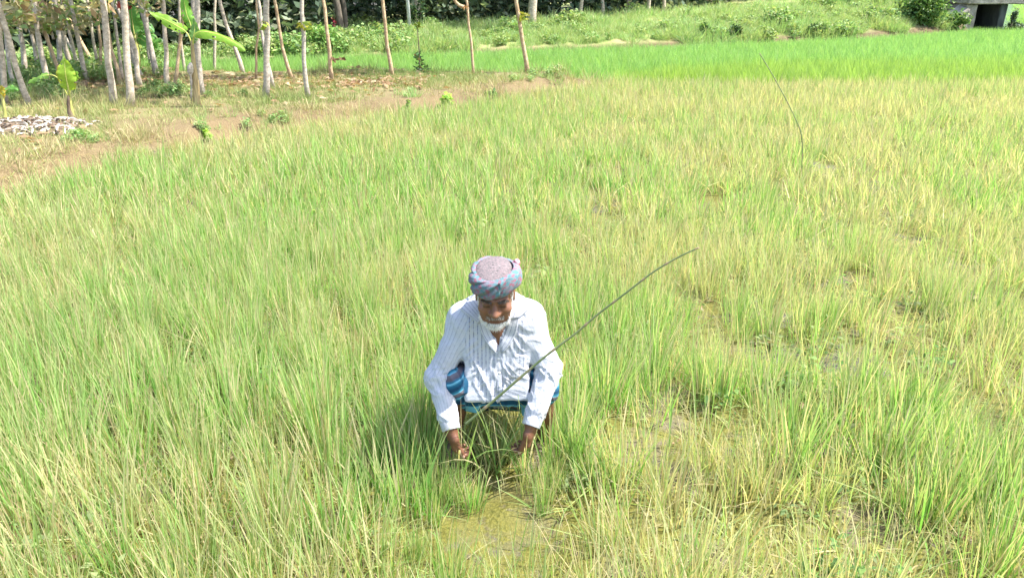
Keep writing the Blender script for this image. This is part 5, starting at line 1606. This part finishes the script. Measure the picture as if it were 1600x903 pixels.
for s_ in (-1, 1):
    eb = ishead & (np.abs(hx - s_ * 0.031) < 0.020) & (np.abs(hhu - 0.020 + 4 * (np.abs(hx) - 0.028) ** 2) < 0.0050) & (hff > 0.06)
    V, F, Cc = strands(eb, 260, 0.005, 0.009, 0.0005, [(0.05, 0.04, 0.035), (0.12, 0.10, 0.09), (0.22, 0.2, 0.18)], 0.1, 0.4)
    part('eyebrow', V, F, M_HAIR, man, False, {'Col': Cc})

# ------------------------------------------------------------------ tuft the man is holding, and the poles
rg = np.random.default_rng(91)
tb = np.array([XC - 0.005, 2.83, 0.0])
t = empty('rice_tuft', tb, 'splayed rice tuft spread between the hands of the squatting man', 'rice tuft')
V, F, C = blades(60, rg, 0.07, 0.22, 0.54, 0.36, 0.0072, [(0.4, (0.28, 0.47, 0.15)), (0.35, (0.42, 0.50, 0.21)), (0.25, (0.60, 0.53, 0.31))], 6, 0.5, 0.08, TIP)
M_TUFTBL = leaf_material('tuft_blade', 0.45, 0.5)
bl = link('blades', mesh_data('blades', V, F, M_TUFTBL, False, {'Col': C}), t); bl['kind'] = 'stuff'
for wr, th_, lab in ((wrL, thL, "bunch of rice stalks gripped in the man's hand beside the bamboo pole foot"), (wrR, thR, "bunch of rice stalks in the man's other hand, below the tip of the bamboo")):
    inw = 1 if wr is wrL else -1
    g0 = np.array([wr[0] + inw * 0.030, wr[1] + 0.02, 0.0])
    V, F, C = blades(16, rg, 0.014, 0.34, 0.50, 0.16, 0.007, [(0.6, (0.24, 0.43, 0.11)), (0.4, (0.56, 0.50, 0.27))], 5, 0.9, 0.0, TIP)
    t = empty('rice_tuft', g0, lab, 'rice tuft')
    bl = link('blades', mesh_data('blades', V, F, M_TUFTBL, False, {'Col': C}), t); bl['kind'] = 'stuff'

b = NB('bamboo')
v = b.pos()
n_ = b.noise(22, 4)
c = b.ramp(n_, [(0.3, (0.11, 0.155, 0.06)), (0.6, (0.165, 0.20, 0.085)), (0.75, (0.22, 0.19, 0.11))])
c = b.mix(b.attr('node').outputs['Fac'], c, (0.28, 0.20, 0.12))
M_BAMBOO = b.done(b.princ(c, 0.45, 0.35, b.bump(n_, 0.2, 0.002)))
def bamboo(name, pts_, r0, r1, label, nodes, n=60, sides=10, cat='bamboo pole'):
    path = spline(pts_, n)
    Ls = np.concatenate([[0], np.cumsum(np.linalg.norm(np.diff(path, axis=0), axis=1))])
    u_ = Ls / Ls[-1]
    rad = r0 + (r1 - r0) * u_
    nd = np.zeros(n)
    for q_ in nodes:
        k_ = np.exp(-((Ls - q_ * Ls[-1]) / 0.010) ** 2)
        rad = rad * (1 + 0.28 * k_); nd = np.maximum(nd, k_)
    nd[u_ > 0.985] = 1
    t = empty(name, path[0], label, cat)
    V, F = tube(path, rad, sides)
    part('culm', V, F, M_BAMBOO, t, True, {'node': np.repeat(nd, sides)})
    return t
bamboo('bamboo_pole', [P(728, 662, 2.715), P(745, 648, 2.71), P(771, 626, 2.705), P(848, 560, 2.70), P(899, 521, 2.70), P(933, 492, 2.70), P(975, 460, 2.69), P(1021, 425, 2.68), P(1060, 402, 2.67), P(1092, 387, 2.66)],
       0.0058, 0.0030, 'green bamboo pole leaning in front of the man with its tip out over the rice', [0.10, 0.26, 0.42, 0.56, 0.68, 0.80, 0.89], 160)
Ys = 8.0
sb_ = P(1253, 218, Ys)
bamboo('bamboo_stick', [np.array([sb_[0] + 0.06, Ys, -0.05]), sb_, P(1240, 180, Ys), P(1213, 128, Ys), P(1187, 84, Ys)], 0.0062, 0.0045,
       'thin dark bamboo stick standing alone and leaning in the far right rice', [0.2, 0.4, 0.6, 0.78], 60, 7, 'bamboo stick')
